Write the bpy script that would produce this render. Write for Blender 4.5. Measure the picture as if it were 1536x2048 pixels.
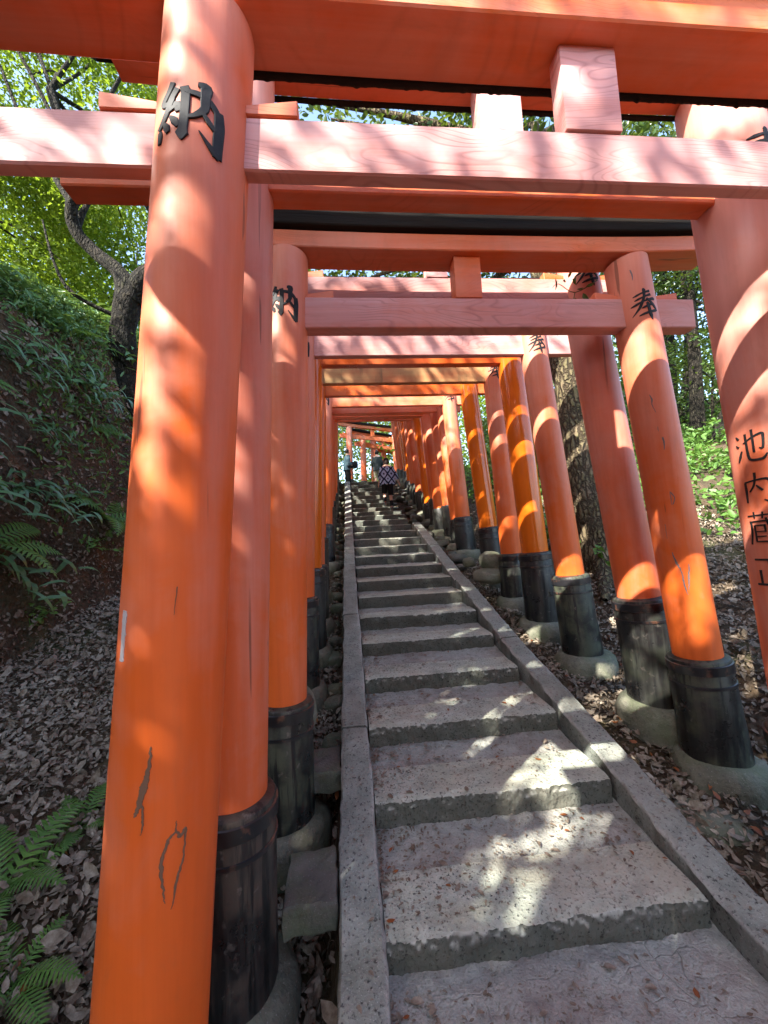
import bpy, bmesh, math, random
import numpy as np
from mathutils import Vector, Matrix, noise, Euler
rad = math.radians
random.seed(7); RNG = np.random.default_rng(7)
scn = bpy.context.scene
for o in list(bpy.data.objects): bpy.data.objects.remove(o)
EZ = 1.6                                   # eye height above the lowest visible tread

# ---------------------------------------------------------------- camera
FP = 770.0
def cam_axes(p=4.3, yaw=5.1, rho=2.9):
    p, yaw, rho = rad(p), rad(yaw), rad(rho)
    F = Vector((math.sin(yaw)*math.cos(p), math.cos(yaw)*math.cos(p), math.sin(p)))
    r0 = Vector((math.cos(yaw), -math.sin(yaw), 0)); u0 = r0.cross(F)
    return F, r0*math.cos(rho)-u0*math.sin(rho), u0*math.cos(rho)+r0*math.sin(rho)
CF, CR, CU = cam_axes()
cd = bpy.data.cameras.new('camera'); cam = bpy.data.objects.new('camera', cd)
scn.collection.objects.link(cam); scn.camera = cam
m = Matrix((CR, CU, -CF)).transposed().to_4x4(); m.translation = Vector((0, 0, EZ)); cam.matrix_world = m
cd.sensor_fit = 'VERTICAL'; cd.sensor_height = 36.0; cd.lens = 36.0*FP/2048
cd.clip_start = 0.02; cd.clip_end = 1500
scn.render.resolution_x, scn.render.resolution_y = 768, 1024

# ---------------------------------------------------------------- light
SUN_EL, SUN_AZ = 41.0, -47.0               # azimuth: degrees to the right (negative: left) of straight behind the camera
sdir = Vector((math.sin(rad(SUN_AZ))*math.cos(rad(SUN_EL)), -math.cos(rad(SUN_AZ))*math.cos(rad(SUN_EL)), math.sin(rad(SUN_EL))))
w = bpy.data.worlds.new("World"); scn.world = w; w.use_nodes = True
nt = w.node_tree; nt.nodes.clear()
sky = nt.nodes.new('ShaderNodeTexSky'); sky.sky_type = 'NISHITA'; sky.sun_disc = False
sky.sun_elevation = rad(SUN_EL); sky.sun_rotation = math.atan2(sdir.x, sdir.y)
sky.air_density = 1.0; sky.dust_density = 1.5; sky.ozone_density = 1.0
bg = nt.nodes.new('ShaderNodeBackground'); bg.inputs['Strength'].default_value = 0.15
wo = nt.nodes.new('ShaderNodeOutputWorld')
nt.links.new(sky.outputs[0], bg.inputs[0]); nt.links.new(bg.outputs[0], wo.inputs[0])
sl = bpy.data.lights.new('sun', 'SUN'); sl.energy = 4.2; sl.angle = rad(0.5); sl.color = (1, 0.95, 0.86)
so = bpy.data.objects.new('sun', sl); scn.collection.objects.link(so)
so.rotation_euler = sdir.to_track_quat('Z', 'Y').to_euler()
vs = scn.view_settings; vs.view_transform = 'Standard'; vs.look = 'None'; vs.exposure = 2.32; vs.gamma = 1.0
vs.use_curve_mapping = False
scn.render.engine = 'CYCLES'
scn.cycles.max_bounces = 8; scn.cycles.transparent_max_bounces = 4

# ---------------------------------------------------------------- helpers
COL = scn.collection
def at(px, py, Y):
    "the point of the place seen at photograph pixel px,py when it lies Y metres ahead"
    d = CF*FP + CR*(px-768) - CU*(py-1024)
    v = d*(Y/d.y); return Vector((v.x, v.y, v.z+EZ))
def link(name, me, mat=None, parent=None, loc=None, rot=None):
    o = bpy.data.objects.new(name, me); COL.objects.link(o)
    if mat is not None and me is not None and not me.materials: me.materials.append(mat)
    if parent is not None: o.parent = parent
    if loc is not None: o.location = loc
    if rot is not None: o.rotation_euler = rot
    return o
def empty(name, loc=(0, 0, 0), rot=(0, 0, 0)):
    o = bpy.data.objects.new(name, None); COL.objects.link(o); o.location = loc; o.rotation_euler = rot
    o.empty_display_size = 0.1; return o
def tag(o, label=None, cat=None, group=None, kind=None):
    if label: o['label'] = label
    if cat: o['category'] = cat
    if group: o['group'] = group
    if kind: o['kind'] = kind
    return o
def bm_mesh(bm, name, smooth=False, sharp=None):
    me = bpy.data.meshes.new(name); bm.normal_update(); bm.to_mesh(me); bm.free()
    if smooth:
        me.polygons.foreach_set('use_smooth', [True]*len(me.polygons))
        if sharp: me.set_sharp_from_angle(angle=rad(sharp))
    return me
def np_mesh(name, V, Fc, smooth=False):
    V = np.asarray(V, dtype=np.float32).reshape(-1, 3); Fc = np.asarray(Fc, dtype=np.int32)
    k = Fc.shape[1]; me = bpy.data.meshes.new(name)
    me.vertices.add(len(V)); me.vertices.foreach_set('co', V.ravel())
    me.loops.add(Fc.size); me.loops.foreach_set('vertex_index', Fc.ravel())
    me.polygons.add(len(Fc)); me.polygons.foreach_set('loop_start', np.arange(0, Fc.size, k, dtype=np.int32))
    me.polygons.foreach_set('loop_total', np.full(len(Fc), k, dtype=np.int32))
    if smooth: me.polygons.foreach_set('use_smooth', np.ones(len(Fc), dtype=bool))
    me.update(calc_edges=True); return me
def box_bm(bm, x0, x1, y0, y1, z0, z1, bev=0.0, xf=None):
    r = bmesh.ops.create_cube(bm, size=1.0); vs_ = r['verts']
    for v in vs_:
        v.co = Vector(((x0+x1)/2+v.co.x*(x1-x0), (y0+y1)/2+v.co.y*(y1-y0), (z0+z1)/2+v.co.z*(z1-z0)))
    if bev:
        es = list({e for v in vs_ for e in v.link_edges})
        rr = bmesh.ops.bevel(bm, geom=es, offset=bev, segments=2, profile=0.6, affect='EDGES')
        vs_ = list({v for f in rr['faces'] for v in f.verts} | {v for v in vs_ if v.is_valid})
    if xf:
        for v in vs_: v.co = xf(v.co)
    return vs_
def lathe(prof, seg=28, cap=True):
    "prof: list of (r,z) from bottom to top"
    V = []; Fc = []
    for (r, z) in prof:
        for i in range(seg):
            a = 2*math.pi*i/seg; V.append((r*math.cos(a), r*math.sin(a), z))
    for j in range(len(prof)-1):
        for i in range(seg):
            i2 = (i+1) % seg; Fc.append((j*seg+i, j*seg+i2, (j+1)*seg+i2, (j+1)*seg+i))
    me = bpy.data.meshes.new('lathe'); fs = [tuple(f) for f in Fc]
    if cap: fs.append(tuple(range(seg-1, -1, -1))); fs.append(tuple((len(prof)-1)*seg+i for i in range(seg)))
    me.from_pydata(V, [], fs); me.polygons.foreach_set('use_smooth', [True]*len(me.polygons))
    me.set_sharp_from_angle(angle=rad(40)); return me
def tube_arrays(pts, radii, seg=8, wob=0.0, seed=0):
    pts = [Vector(p) for p in pts]; V = []; Fc = []
    up = Vector((0.3, 0.2, 1)).normalized(); prev = None
    for k, p in enumerate(pts):
        t = (pts[min(k+1, len(pts)-1)]-pts[max(k-1, 0)]).normalized()
        if prev is None: a = t.orthogonal().normalized()
        else: a = (prev - t*prev.dot(t)).normalized()
        prev = a; b = t.cross(a)
        for i in range(seg):
            an = 2*math.pi*i/seg
            rr = radii[k]*(1+wob*noise.noise(Vector((math.cos(an)*1.5+seed, math.sin(an)*1.5, k*0.6))))
            V.append(tuple(p+(a*math.cos(an)+b*math.sin(an))*rr))
    for k in range(len(pts)-1):
        for i in range(seg):
            i2 = (i+1) % seg; Fc.append((k*seg+i, k*seg+i2, (k+1)*seg+i2, (k+1)*seg+i))
    return V, Fc
def spline(pts, radii, n=5):
    "catmull-rom resample"
    P = [Vector(p) for p in pts]; R = list(radii); op = []; orr = []
    for i in range(len(P)-1):
        p0, p1, p2, p3 = P[max(i-1, 0)], P[i], P[i+1], P[min(i+2, len(P)-1)]
        for j in range(n):
            t = j/n
            op.append(0.5*((2*p1)+(p2-p0)*t+(2*p0-5*p1+4*p2-p3)*t*t+(3*p1-p0-3*p2+p3)*t**3)); orr.append(R[i]+(R[i+1]-R[i])*t)
    op.append(P[-1]); orr.append(R[-1]); return op, orr
class Acc:
    def __init__(s): s.V = []; s.F = []
    def add(s, V, Fc):
        n = len(s.V); s.V.extend(V); s.F.extend([tuple(i+n for i in f) for f in Fc])
    def tube(s, pts, radii, seg=8, wob=0, sm=0, seed=0):
        if sm: pts, radii = spline(pts, radii, sm)
        s.add(*tube_arrays(pts, radii, seg, wob, seed))
    def mesh(s, name, smooth=True):
        me = bpy.data.meshes.new(name); me.from_pydata(s.V, [], s.F)
        if smooth: me.polygons.foreach_set('use_smooth', [True]*len(me.polygons))
        return me
def leaf_arrays(C, S, rng, N=None, flat=0.0, aspect=0.45, curl=0.25):
    "folded leaf of 6 verts / 4 tris(2 quads) at each centre; flat 0..1 aligns normals to N"
    n = len(C); T = rng.normal(size=(n, 3)); T /= np.linalg.norm(T, axis=1)[:, None]
    U = rng.normal(size=(n, 3)); 
    if N is not None: U = U*(1-flat)+N*flat*2.2
    U /= np.linalg.norm(U, axis=1)[:, None]
    T -= U*(T*U).sum(1)[:, None]; T /= np.linalg.norm(T, axis=1)[:, None]
    W = np.cross(T, U); S = np.asarray(S)[:, None]; cz = rng.uniform(-curl, curl, (n, 1))*S; fo = rng.uniform(0, 0.25, (n, 1))*S
    W2 = W*S*aspect*0.5
    P = [C-T*S*0.5+U*cz, C-T*S*0.22+W2*0.86+U*fo*0.7, C+T*S*0.16+W2*0.80+U*fo*0.5, C+T*S*0.5+U*cz*1.3, C+T*S*0.16-W2*0.80+U*fo*0.5, C-T*S*0.22-W2*0.86+U*fo*0.7, C-T*S*0.02]
    V = np.stack(P, 1).reshape(-1, 3); b = np.arange(n)[:, None]*7
    F1 = np.concatenate([b+0, b+6, b+3, b+2, b+1], 1); F2 = np.concatenate([b+0, b+5, b+4, b+3, b+6], 1)
    return V, np.concatenate([F1, F2], 0)

# ---------------------------------------------------------------- materials
class NT:
    def __init__(s, name):
        s.m = bpy.data.materials.new(name); s.m.use_nodes = True; s.t = s.m.node_tree; s.t.nodes.clear()
        s.out = s.n('ShaderNodeOutputMaterial'); s.p = s.n('ShaderNodeBsdfPrincipled'); s.l(s.p.outputs[0], s.out.inputs[0])
    def n(s, t, **k):
        x = s.t.nodes.new(t)
        for a, b in k.items(): setattr(x, a, b)
        return x
    def l(s, a, b): s.t.links.new(a, b)
    def coord(s, kind='Object', scale=(1, 1, 1)):
        if kind == 'World': c = s.n('ShaderNodeNewGeometry').outputs['Position']
        else: c = s.n('ShaderNodeTexCoord').outputs[kind]
        mp = s.n('ShaderNodeMapping'); mp.inputs['Scale'].default_value = scale; s.l(c, mp.inputs[0]); return mp.outputs[0]
    def noise(s, co, scale, detail=4, rough=0.55, dist=0.0):
        x = s.n('ShaderNodeTexNoise'); x.inputs['Scale'].default_value = scale; x.inputs['Detail'].default_value = detail
        x.inputs['Roughness'].default_value = rough; x.inputs['Distortion'].default_value = dist; s.l(co, x.inputs['Vector']); return x.outputs['Fac']
    def ramp(s, f, a, b, ca=(0, 0, 0, 1), cb=(1, 1, 1, 1)):
        x = s.n('ShaderNodeValToRGB'); x.color_ramp.elements[0].position = a; x.color_ramp.elements[1].position = b
        x.color_ramp.elements[0].color = ca; x.color_ramp.elements[1].color = cb; s.l(f, x.inputs[0]); return x.outputs['Color']
    def mix(s, f, a, b, mode='MIX'):
        x = s.n('ShaderNodeMixRGB', blend_type=mode)
        for i, v in ((0, f), (1, a), (2, b)):
            if hasattr(v, 'type'): s.l(v, x.inputs[i])
            else: x.inputs[i].default_value = v if i == 0 else (*v, 1)
        return x.outputs[0]
    def math(s, op, a, b=0.0):
        x = s.n('ShaderNodeMath', operation=op)
        for i, v in ((0, a), (1, b)):
            if hasattr(v, 'type'): s.l(v, x.inputs[i])
            else: x.inputs[i].default_value = v
        return x.outputs[0]
    def bump(s, h, strength, dist=0.01):
        x = s.n('ShaderNodeBump'); x.inputs['Strength'].default_value = strength; x.inputs['Distance'].default_value = dist
        s.l(h, x.inputs['Height']); s.l(x.outputs[0], s.p.inputs['Normal'])
    def rnd(s): return s.n('ShaderNodeObjectInfo').outputs['Random']
    def set(s, color=None, rough=None, spec=None):
        for k, v in (('Base Color', color), ('Roughness', rough), ('Specular IOR Level', spec)):
            if v is None: continue
            if hasattr(v, 'type'): s.l(v, s.p.inputs[k])
            else: s.p.inputs[k].default_value = (*v, 1) if k == 'Base Color' else v
        return s

def paint(name, base, faded, fade_amt, rough, axis='z', grain=0.0, chips=0.6, mold=0.0, tall=0.0):
    "vermilion paint on a wooden member; axis is the length of the timber"
    M = NT(name)
    sc = (5, 5, 0.55) if axis == 'z' else (0.5, 5, 5)
    fine = (26, 26, 0.8) if axis == 'z' else (0.8, 26, 26)
    co = M.coord('World', (1, 1, 1)); cs = M.coord('World', sc); cf = M.coord('World', fine)
    big = M.noise(cs, 0.9, 5, 0.6, 0.6); blot = M.noise(co, 2.6, 5, 0.65, 0.4)
    fs = M.math('ADD', M.math('MULTIPLY', big, 0.55), M.math('MULTIPLY', blot, 0.5))
    if tall:   # paint chalks more towards the top, where rain and sun reach it
        so_ = M.n('ShaderNodeSeparateXYZ'); M.l(M.coord('Object'), so_.inputs[0])
        fs = M.math('ADD', fs, M.math('MULTIPLY', M.ramp(so_.outputs['Z'], 0.0, 1.0), 0.0)); mr = M.n('ShaderNodeMapRange'); M.l(so_.outputs['Z'], mr.inputs[0])
        mr.inputs[1].default_value = 0.9; mr.inputs[2].default_value = 3.1; mr.inputs[3].default_value = -0.08; mr.inputs[4].default_value = tall; fs = M.math('ADD', fs, mr.outputs[0])
    f = M.ramp(fs, 0.56-fade_amt*0.28, 0.84-fade_amt*0.28)
    col = M.mix(f, base, faded)
    # slow tone drift along the timber
    col = M.mix(M.ramp(M.noise(cs, 0.45, 3), 0.3, 0.75), col, M.mix(0.5, col, (base[0]*0.8, base[1]*0.62, base[2]*0.6)))
    st = M.ramp(M.noise(cf, 1.0, 4, 0.6), 0.35, 0.75)
    col = M.mix(M.math('MULTIPLY', st, 0.24), col, (base[0]*0.45, base[1]*0.35, base[2]*0.3))
    h = M.math('MULTIPLY', st, 0.4)
    if grain > 0:
        sx_ = M.n('ShaderNodeSeparateXYZ'); M.l(co, sx_.inputs[0])
        wn = M.noise(M.coord('World', (1.1, 1, 4.5)), 1.0, 2, 0.45, 0.5)
        tt = M.math('ADD', M.math('MULTIPLY', sx_.outputs['Z'], 34.0), M.math('MULTIPLY', wn, 26.0))
        gl = M.ramp(M.math('PINGPONG', tt, 0.5), 0.0, 0.20, (1, 1, 1, 1), (0, 0, 0, 1))
        gm = M.math('MULTIPLY', gl, M.ramp(M.noise(co, 2.4, 3), 0.38, 0.62))
        col = M.mix(M.math('MULTIPLY', gm, grain), col, (base[0]*0.42, base[1]*0.5, base[2]*1.0))
        h = M.math('SUBTRACT', h, M.math('MULTIPLY', gm, 0.5))
    # hairline checks and small chips of lost paint
    ck = M.noise(M.coord('World', (34, 34, 0.9) if axis == 'z' else (0.9, 34, 34)), 1.0, 2, 0.4, 0.2)
    line = M.math('MULTIPLY', M.ramp(ck, 0.275, 0.30, (1, 1, 1, 1), (0, 0, 0, 1)), M.ramp(M.noise(co, 1.1, 2), 0.5, 0.6))
    col = M.mix(M.math('MULTIPLY', line, chips), col, (0.09, 0.035, 0.02))
    cp = M.ramp(M.noise(M.coord('World', (22, 22, 4) if axis == 'z' else (4, 22, 22)), 1.0, 3, 0.6), 0.765, 0.78)
    col = M.mix(M.math('MULTIPLY', cp, chips*1.6), col, (0.20, 0.15, 0.12))
    if mold > 0:
        mo = M.ramp(M.noise(M.coord('World', (9, 9, 1.6) if axis == 'x' else (9, 9, 1.2)), 1.0, 6, 0.65), 0.55, 0.72)
        col = M.mix(M.math('MULTIPLY', mo, mold), col, (0.16, 0.11, 0.045))
    gr = M.ramp(M.noise(M.coord('World', (7, 7, 2.2) if axis == 'z' else (2.2, 7, 7)), 1.0, 7, 0.7, 0.5), 0.56, 0.72)
    col = M.mix(M.math('MULTIPLY', gr, 0.20), col, (0.25, 0.10, 0.05))
    rg = M.ramp(blot, 0.3, 0.7, (rough*0.8,)*3+(1,), (min(1, rough*1.35),)*3+(1,))
    M.set(col, rg, 0.5); M.bump(M.math('SUBTRACT', h, line), 0.30, 0.004); return M.m
# two weathering grades for pillars, two for beams, and newer glossy orange
VERM = (0.71, 0.130, 0.014); PINK = (0.72, 0.30, 0.205); ORNG = (0.70, 0.145, 0.010)
P_old = paint('vermilion_paint_weathered', VERM, PINK, 0.32, 0.5, 'z', tall=0.17)
P_pale = paint('vermilion_paint_chalked', (0.67, 0.13, 0.03), (0.69, 0.33, 0.26), 0.42, 0.5, 'z', tall=0.22)
P_new = paint('orange_lacquer', ORNG, (0.74, 0.22, 0.04), 0.0, 0.16, 'z', chips=0.12)
B_old = paint('beam_paint_weathered', VERM, (0.70, 0.30, 0.20), 0.5, 0.5, 'x', grain=0.25, mold=0.15)
B_pale = paint('beam_paint_chalk_skylit', (0.66, 0.17, 0.08), (0.66, 0.41, 0.40), 1.05, 0.6, 'x', grain=0.5, chips=0.2)  # chalked paint, with the lilac of sky reflection put into the faded colour
B_new = paint('beam_lacquer', (0.66, 0.12, 0.02), (0.72, 0.25, 0.10), 0.2, 0.28, 'x', chips=0.15)
B_moss = paint('beam_paint_mossy', (0.52, 0.13, 0.035), (0.52, 0.36, 0.15), 0.8, 0.6, 'x', mold=0.75)
def dark_wood(name, c0, c1, axis='x', rough=0.6):
    M = NT(name); cs = M.coord('World', (1.2, 14, 14) if axis == 'x' else (14, 14, 1.0))
    f = M.noise(cs, 1.0, 6, 0.65); M.set(M.mix(M.ramp(f, 0.35, 0.7), c0, c1), M.ramp(f, 0.3, 0.7, (rough*.7,)*3+(1,), (min(1, rough*1.2),)*3+(1,)), 0.12)
    M.bump(f, 0.9, 0.012); return M.m
K_cap = dark_wood('charred_cap_wood', (0.006, 0.005, 0.005), (0.02, 0.016, 0.013), 'x', 0.9)
def sleeve_mat(name, base, green, amt):
    M = NT(name); co = M.coord('World'); v = M.coord('World', (13, 13, 0.7))
    st = M.noise(v, 1.0, 6, 0.65, 0.3); bl = M.noise(co, 5.0, 6, 0.65)
    c = M.mix(M.ramp(st, 0.47, 0.62), base, (0.04, 0.04, 0.036))
    gm = M.math('MULTIPLY', M.ramp(bl, 0.46, 0.60), amt); c = M.mix(gm, c, green)
    c = M.mix(M.ramp(M.noise(M.coord('World', (17, 17, 1.3)), 1.0, 5, 0.7), 0.52, 0.60), c, (0.008, 0.008, 0.008))
    c = M.mix(M.math('MULTIPLY', M.ramp(M.noise(co, 23, 4), 0.62, 0.7), 0.45), c, (0.16, 0.14, 0.12))
    M.set(c, M.ramp(bl, 0.35, 0.6, (0.2,)*3+(1,), (0.6,)*3+(1,)), 0.5); M.bump(M.math('ADD', st, bl), 0.35, 0.006); return M.m
S_blk = sleeve_mat('black_lacquer_sleeve', (0.012, 0.012, 0.013), (0.05, 0.06, 0.03), 0.3)
S_grn = sleeve_mat('black_sleeve_algae', (0.014, 0.015, 0.014), (0.075, 0.085, 0.05), 0.7)
S_brn = sleeve_mat('black_sleeve_worn', (0.016, 0.014, 0.014), (0.10, 0.068, 0.045), 0.4)
def simple(name, col, rough=0.5, spec=0.5, metal=0.0):
    M = NT(name); M.set(col, rough, spec); M.p.inputs['Metallic'].default_value = metal; return M.m
def band_mat():
    M = NT('black_iron_band'); f = M.noise(M.coord('World'), 16, 5, 0.6)
    M.set(M.mix(M.ramp(f, 0.55, 0.7), (0.012, 0.012, 0.014), (0.13, 0.06, 0.035)), 0.33, 0.6); M.bump(f, 0.25, 0.003); return M.m
BAND = band_mat()
INK = NT('black_sign_paint'); _f = INK.noise(INK.coord('World'), 30, 4, 0.6)
INK.set(INK.mix(INK.ramp(_f, 0.4, 0.75), (0.008, 0.008, 0.009), (0.022, 0.022, 0.023)), 0.62, 0.3); INK.bump(_f, 0.2, 0.003); INK = INK.m
CHIP = simple('bare_grey_wood', (0.15, 0.09, 0.06), 0.85, 0.2)
SCUF = simple('grey_paint_scuff', (0.17, 0.15, 0.15), 0.8, 0.2)
STICK = simple('aged_paper_strip', (0.42, 0.40, 0.42), 0.6)
def stone(name, c0, c1, speck, moss=0.0, scale=1.0, bumpy=0.6, warm=None, riser=None):
    M = NT(name); co = M.coord('World')
    sp = M.noise(co, 95*scale, 3, 0.6); md = M.noise(co, 9*scale, 6, 0.65); bg_ = M.noise(co, 1.7, 4, 0.6, 0.5)
    vor = M.n('ShaderNodeTexVoronoi'); vor.inputs['Scale'].default_value = 150*scale; M.l(co, vor.inputs['Vector'])
    c = M.mix(M.ramp(md, 0.3, 0.72), c0, c1)
    c = M.mix(M.math('MULTIPLY', M.ramp(sp, 0.56, 0.68), speck), c, (0.04, 0.04, 0.042))
    c = M.mix(M.math('MULTIPLY', M.ramp(vor.outputs['Distance'], 0.05, 0.22, (1, 1, 1, 1), (0, 0, 0, 1)), speck*0.8), c, (0.52, 0.50, 0.48))
    if warm: c = M.mix(M.math('MULTIPLY', M.ramp(bg_, 0.45, 0.7), 0.55), c, warm)
    if moss: c = M.mix(M.math('MULTIPLY', M.ramp(M.noise(co, 4.3, 6, 0.7), 0.45, 0.64), moss), c, (0.085, 0.115, 0.05))
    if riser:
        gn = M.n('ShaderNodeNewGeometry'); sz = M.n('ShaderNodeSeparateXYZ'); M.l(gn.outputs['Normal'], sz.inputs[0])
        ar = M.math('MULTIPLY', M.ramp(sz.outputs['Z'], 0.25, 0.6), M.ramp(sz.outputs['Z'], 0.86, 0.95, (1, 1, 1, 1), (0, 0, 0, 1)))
        c0_ = c; c = M.mix(M.ramp(M.math('ADD', sz.outputs['Z'], M.math('MULTIPLY', M.math('SUBTRACT', md, 0.5), 0.6)), 0.35, 0.75), M.mix(1.0, c, riser, 'MULTIPLY'), c)  # upright faces multiplied darker: their shade is put into the stone colour
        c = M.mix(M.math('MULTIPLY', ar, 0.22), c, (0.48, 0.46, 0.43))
    M.set(c, 0.85, 0.3); M.bump(M.math('ADD', M.math('MULTIPLY', sp, 0.5), M.math('MULTIPLY', md, 1.6)), bumpy, 0.012); return M.m
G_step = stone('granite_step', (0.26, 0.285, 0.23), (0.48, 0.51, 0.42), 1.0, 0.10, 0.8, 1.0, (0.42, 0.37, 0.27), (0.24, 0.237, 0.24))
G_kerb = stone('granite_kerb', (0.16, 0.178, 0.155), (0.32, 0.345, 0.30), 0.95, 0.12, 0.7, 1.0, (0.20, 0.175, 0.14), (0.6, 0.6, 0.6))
G_foot = stone('footing_stone', (0.09, 0.09, 0.065), (0.21, 0.205, 0.155), 0.4, 0.5, 0.5, 1.0)
G_rock = stone('mossy_rock', (0.06, 0.058, 0.05), (0.14, 0.135, 0.115), 0.3, 0.5, 0.5, 1.0)
def fill():
    M = NT('earth_and_cobble_fill'); co = M.coord('World'); wv_ = M.noise(co, 5, 3); cc = M.n('ShaderNodeVectorMath', operation='ADD'); cb = M.n('ShaderNodeCombineXYZ')
    M.l(M.math('MULTIPLY', wv_, .25), cb.inputs[0]); M.l(M.math('MULTIPLY', M.noise(co, 6, 3, .5, .3), .2), cb.inputs[1]); M.l(co, cc.inputs[0]); M.l(cb.outputs[0], cc.inputs[1])
    v = M.n('ShaderNodeTexVoronoi', feature='DISTANCE_TO_EDGE'); v.inputs['Scale'].default_value = 8.5; M.l(cc.outputs[0], v.inputs['Vector'])
    a = M.noise(co, 2.3, 5, .65); d = M.noise(co, 22, 5, .7); e = M.noise(co, 85, 2)
    c = M.mix(M.ramp(d, .3, .7), (0.17, 0.185, 0.152), (0.34, 0.36, 0.30)); c = M.mix(M.ramp(a, .45, .7), c, M.mix(M.ramp(d, .35, .65), (0.10, 0.075, 0.052), (0.22, 0.18, 0.14)))
    crack = M.math('MULTIPLY', M.ramp(v.outputs['Distance'], .0, .045, (1, 1, 1, 1), (0, 0, 0, 1)), M.ramp(M.noise(co, 3.1, 3), .50, .60))
    c = M.mix(M.math('MULTIPLY', crack, .14), c, (0.035, 0.026, 0.018)); c = M.mix(M.math('MULTIPLY', M.ramp(e, .6, .7), .6), c, (0.07, 0.055, 0.04)); c = M.mix(M.math('MULTIPLY', M.ramp(e, .38, .3), .35), c, (0.45, 0.44, 0.41))
    M.set(c, .9, .25); M.bump(M.math('SUBTRACT', M.math('ADD', d, M.math('MULTIPLY', e, .4)), M.math('MULTIPLY', crack, .25)), 1.0, .015); return M.m
G_fill = fill()
def soil():
    M = NT('forest_soil'); co = M.coord('World'); a = M.noise(co, 2.2, 6, 0.7, 0.4); b = M.noise(co, 28, 5, 0.7); v = M.n('ShaderNodeTexVoronoi')
    v.inputs['Scale'].default_value = 24; M.l(co, v.inputs['Vector'])
    c = M.mix(M.ramp(a, 0.35, 0.7), (0.040, 0.028, 0.018), (0.115, 0.075, 0.042))
    c = M.mix(M.math('MULTIPLY', M.ramp(b, 0.45, 0.7), 0.6), c, (0.15, 0.115, 0.085))
    n_ = M.n('ShaderNodeNewGeometry'); sx = M.n('ShaderNodeSeparateXYZ'); M.l(n_.outputs['True Normal'], sx.inputs[0])
    steep = M.ramp(sx.outputs['Z'], 0.35, 0.7, (1, 1, 1, 1), (0, 0, 0, 1))
    c = M.mix(M.math('MULTIPLY', steep, M.ramp(M.noise(M.coord('World', (3, 3, 1)), 1.6, 4), 0.56, 0.70)), c, (0.12, 0.062, 0.028))
    c = M.mix(M.math('MULTIPLY', M.ramp(M.noise(co, 1.1, 5), 0.52, 0.64), 0.5), c, (0.045, 0.065, 0.022))
    M.set(c, 0.95, 0.2); M.bump(M.math('ADD', b, v.outputs['Distance']), 1.0, 0.03); return M.m
SOIL = soil()
def leafmat(name, cols, trans=0.35, rough=0.45, world_scale=0.9, fine=9.0):
    M = NT(name); co = M.coord('World')
    f = M.noise(co, world_scale, 3, 0.6); g = M.noise(co, fine, 3, 0.7)
    r = M.n('ShaderNodeValToRGB'); els = r.color_ramp.elements
    while len(els) < len(cols): els.new(0.5)
    for i, c in enumerate(cols): els[i].position = 0.28+0.44*i/(len(cols)-1); els[i].color = (*c, 1)
    M.l(M.math('ADD', M.math('MULTIPLY', f, 0.45), M.math('MULTIPLY', g, 0.55)), r.inputs[0]); c = r.outputs['Color']
    M.set(c, rough, 0.4)
    if trans:
        tb = M.n('ShaderNodeBsdfTranslucent'); cc = M.mix(0.35, c, (0.35, 0.45, 0.03)); M.l(cc, tb.inputs[0])
        mx = M.n('ShaderNodeMixShader'); mx.inputs[0].default_value = trans
        M.l(M.p.outputs[0], mx.inputs[1]); M.l(tb.outputs[0], mx.inputs[2]); M.l(mx.outputs[0], M.out.inputs[0])
    return M.m
L_maple = leafmat('maple_leaf', [(0.07, 0.13, 0.012), (0.15, 0.24, 0.018), (0.28, 0.35, 0.03)], 0.5, 0.5, 0.5)
L_ever = leafmat('evergreen_leaf', [(0.018, 0.04, 0.012), (0.045, 0.085, 0.02), (0.085, 0.13, 0.03)], 0.25, 0.28, 0.7)
L_fern = leafmat('fern_leaf', [(0.05, 0.12, 0.025), (0.09, 0.19, 0.035), (0.16, 0.28, 0.05)], 0.3, 0.5, 1.5)
L_sasa = leafmat('bamboo_grass_leaf', [(0.04, 0.095, 0.035), (0.075, 0.16, 0.055), (0.13, 0.23, 0.075)], 0.22, 0.4, 1.2)
L_far = leafmat('distant_leaf', [(0.04, 0.075, 0.02), (0.09, 0.14, 0.03), (0.16, 0.21, 0.05)], 0.4, 0.6, 0.35, 3.0)
L_dead = leafmat('dead_leaf', [(0.035, 0.026, 0.02), (0.12, 0.088, 0.058), (0.24, 0.20, 0.15), (0.42, 0.385, 0.31)], 0.0, 0.6, 2.0, 33.0)
L_red = leafmat('red_fallen_leaf', [(0.10, 0.03, 0.015), (0.22, 0.065, 0.02), (0.28, 0.13, 0.03)], 0.1, 0.5, 2.0, 25.0)
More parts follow.
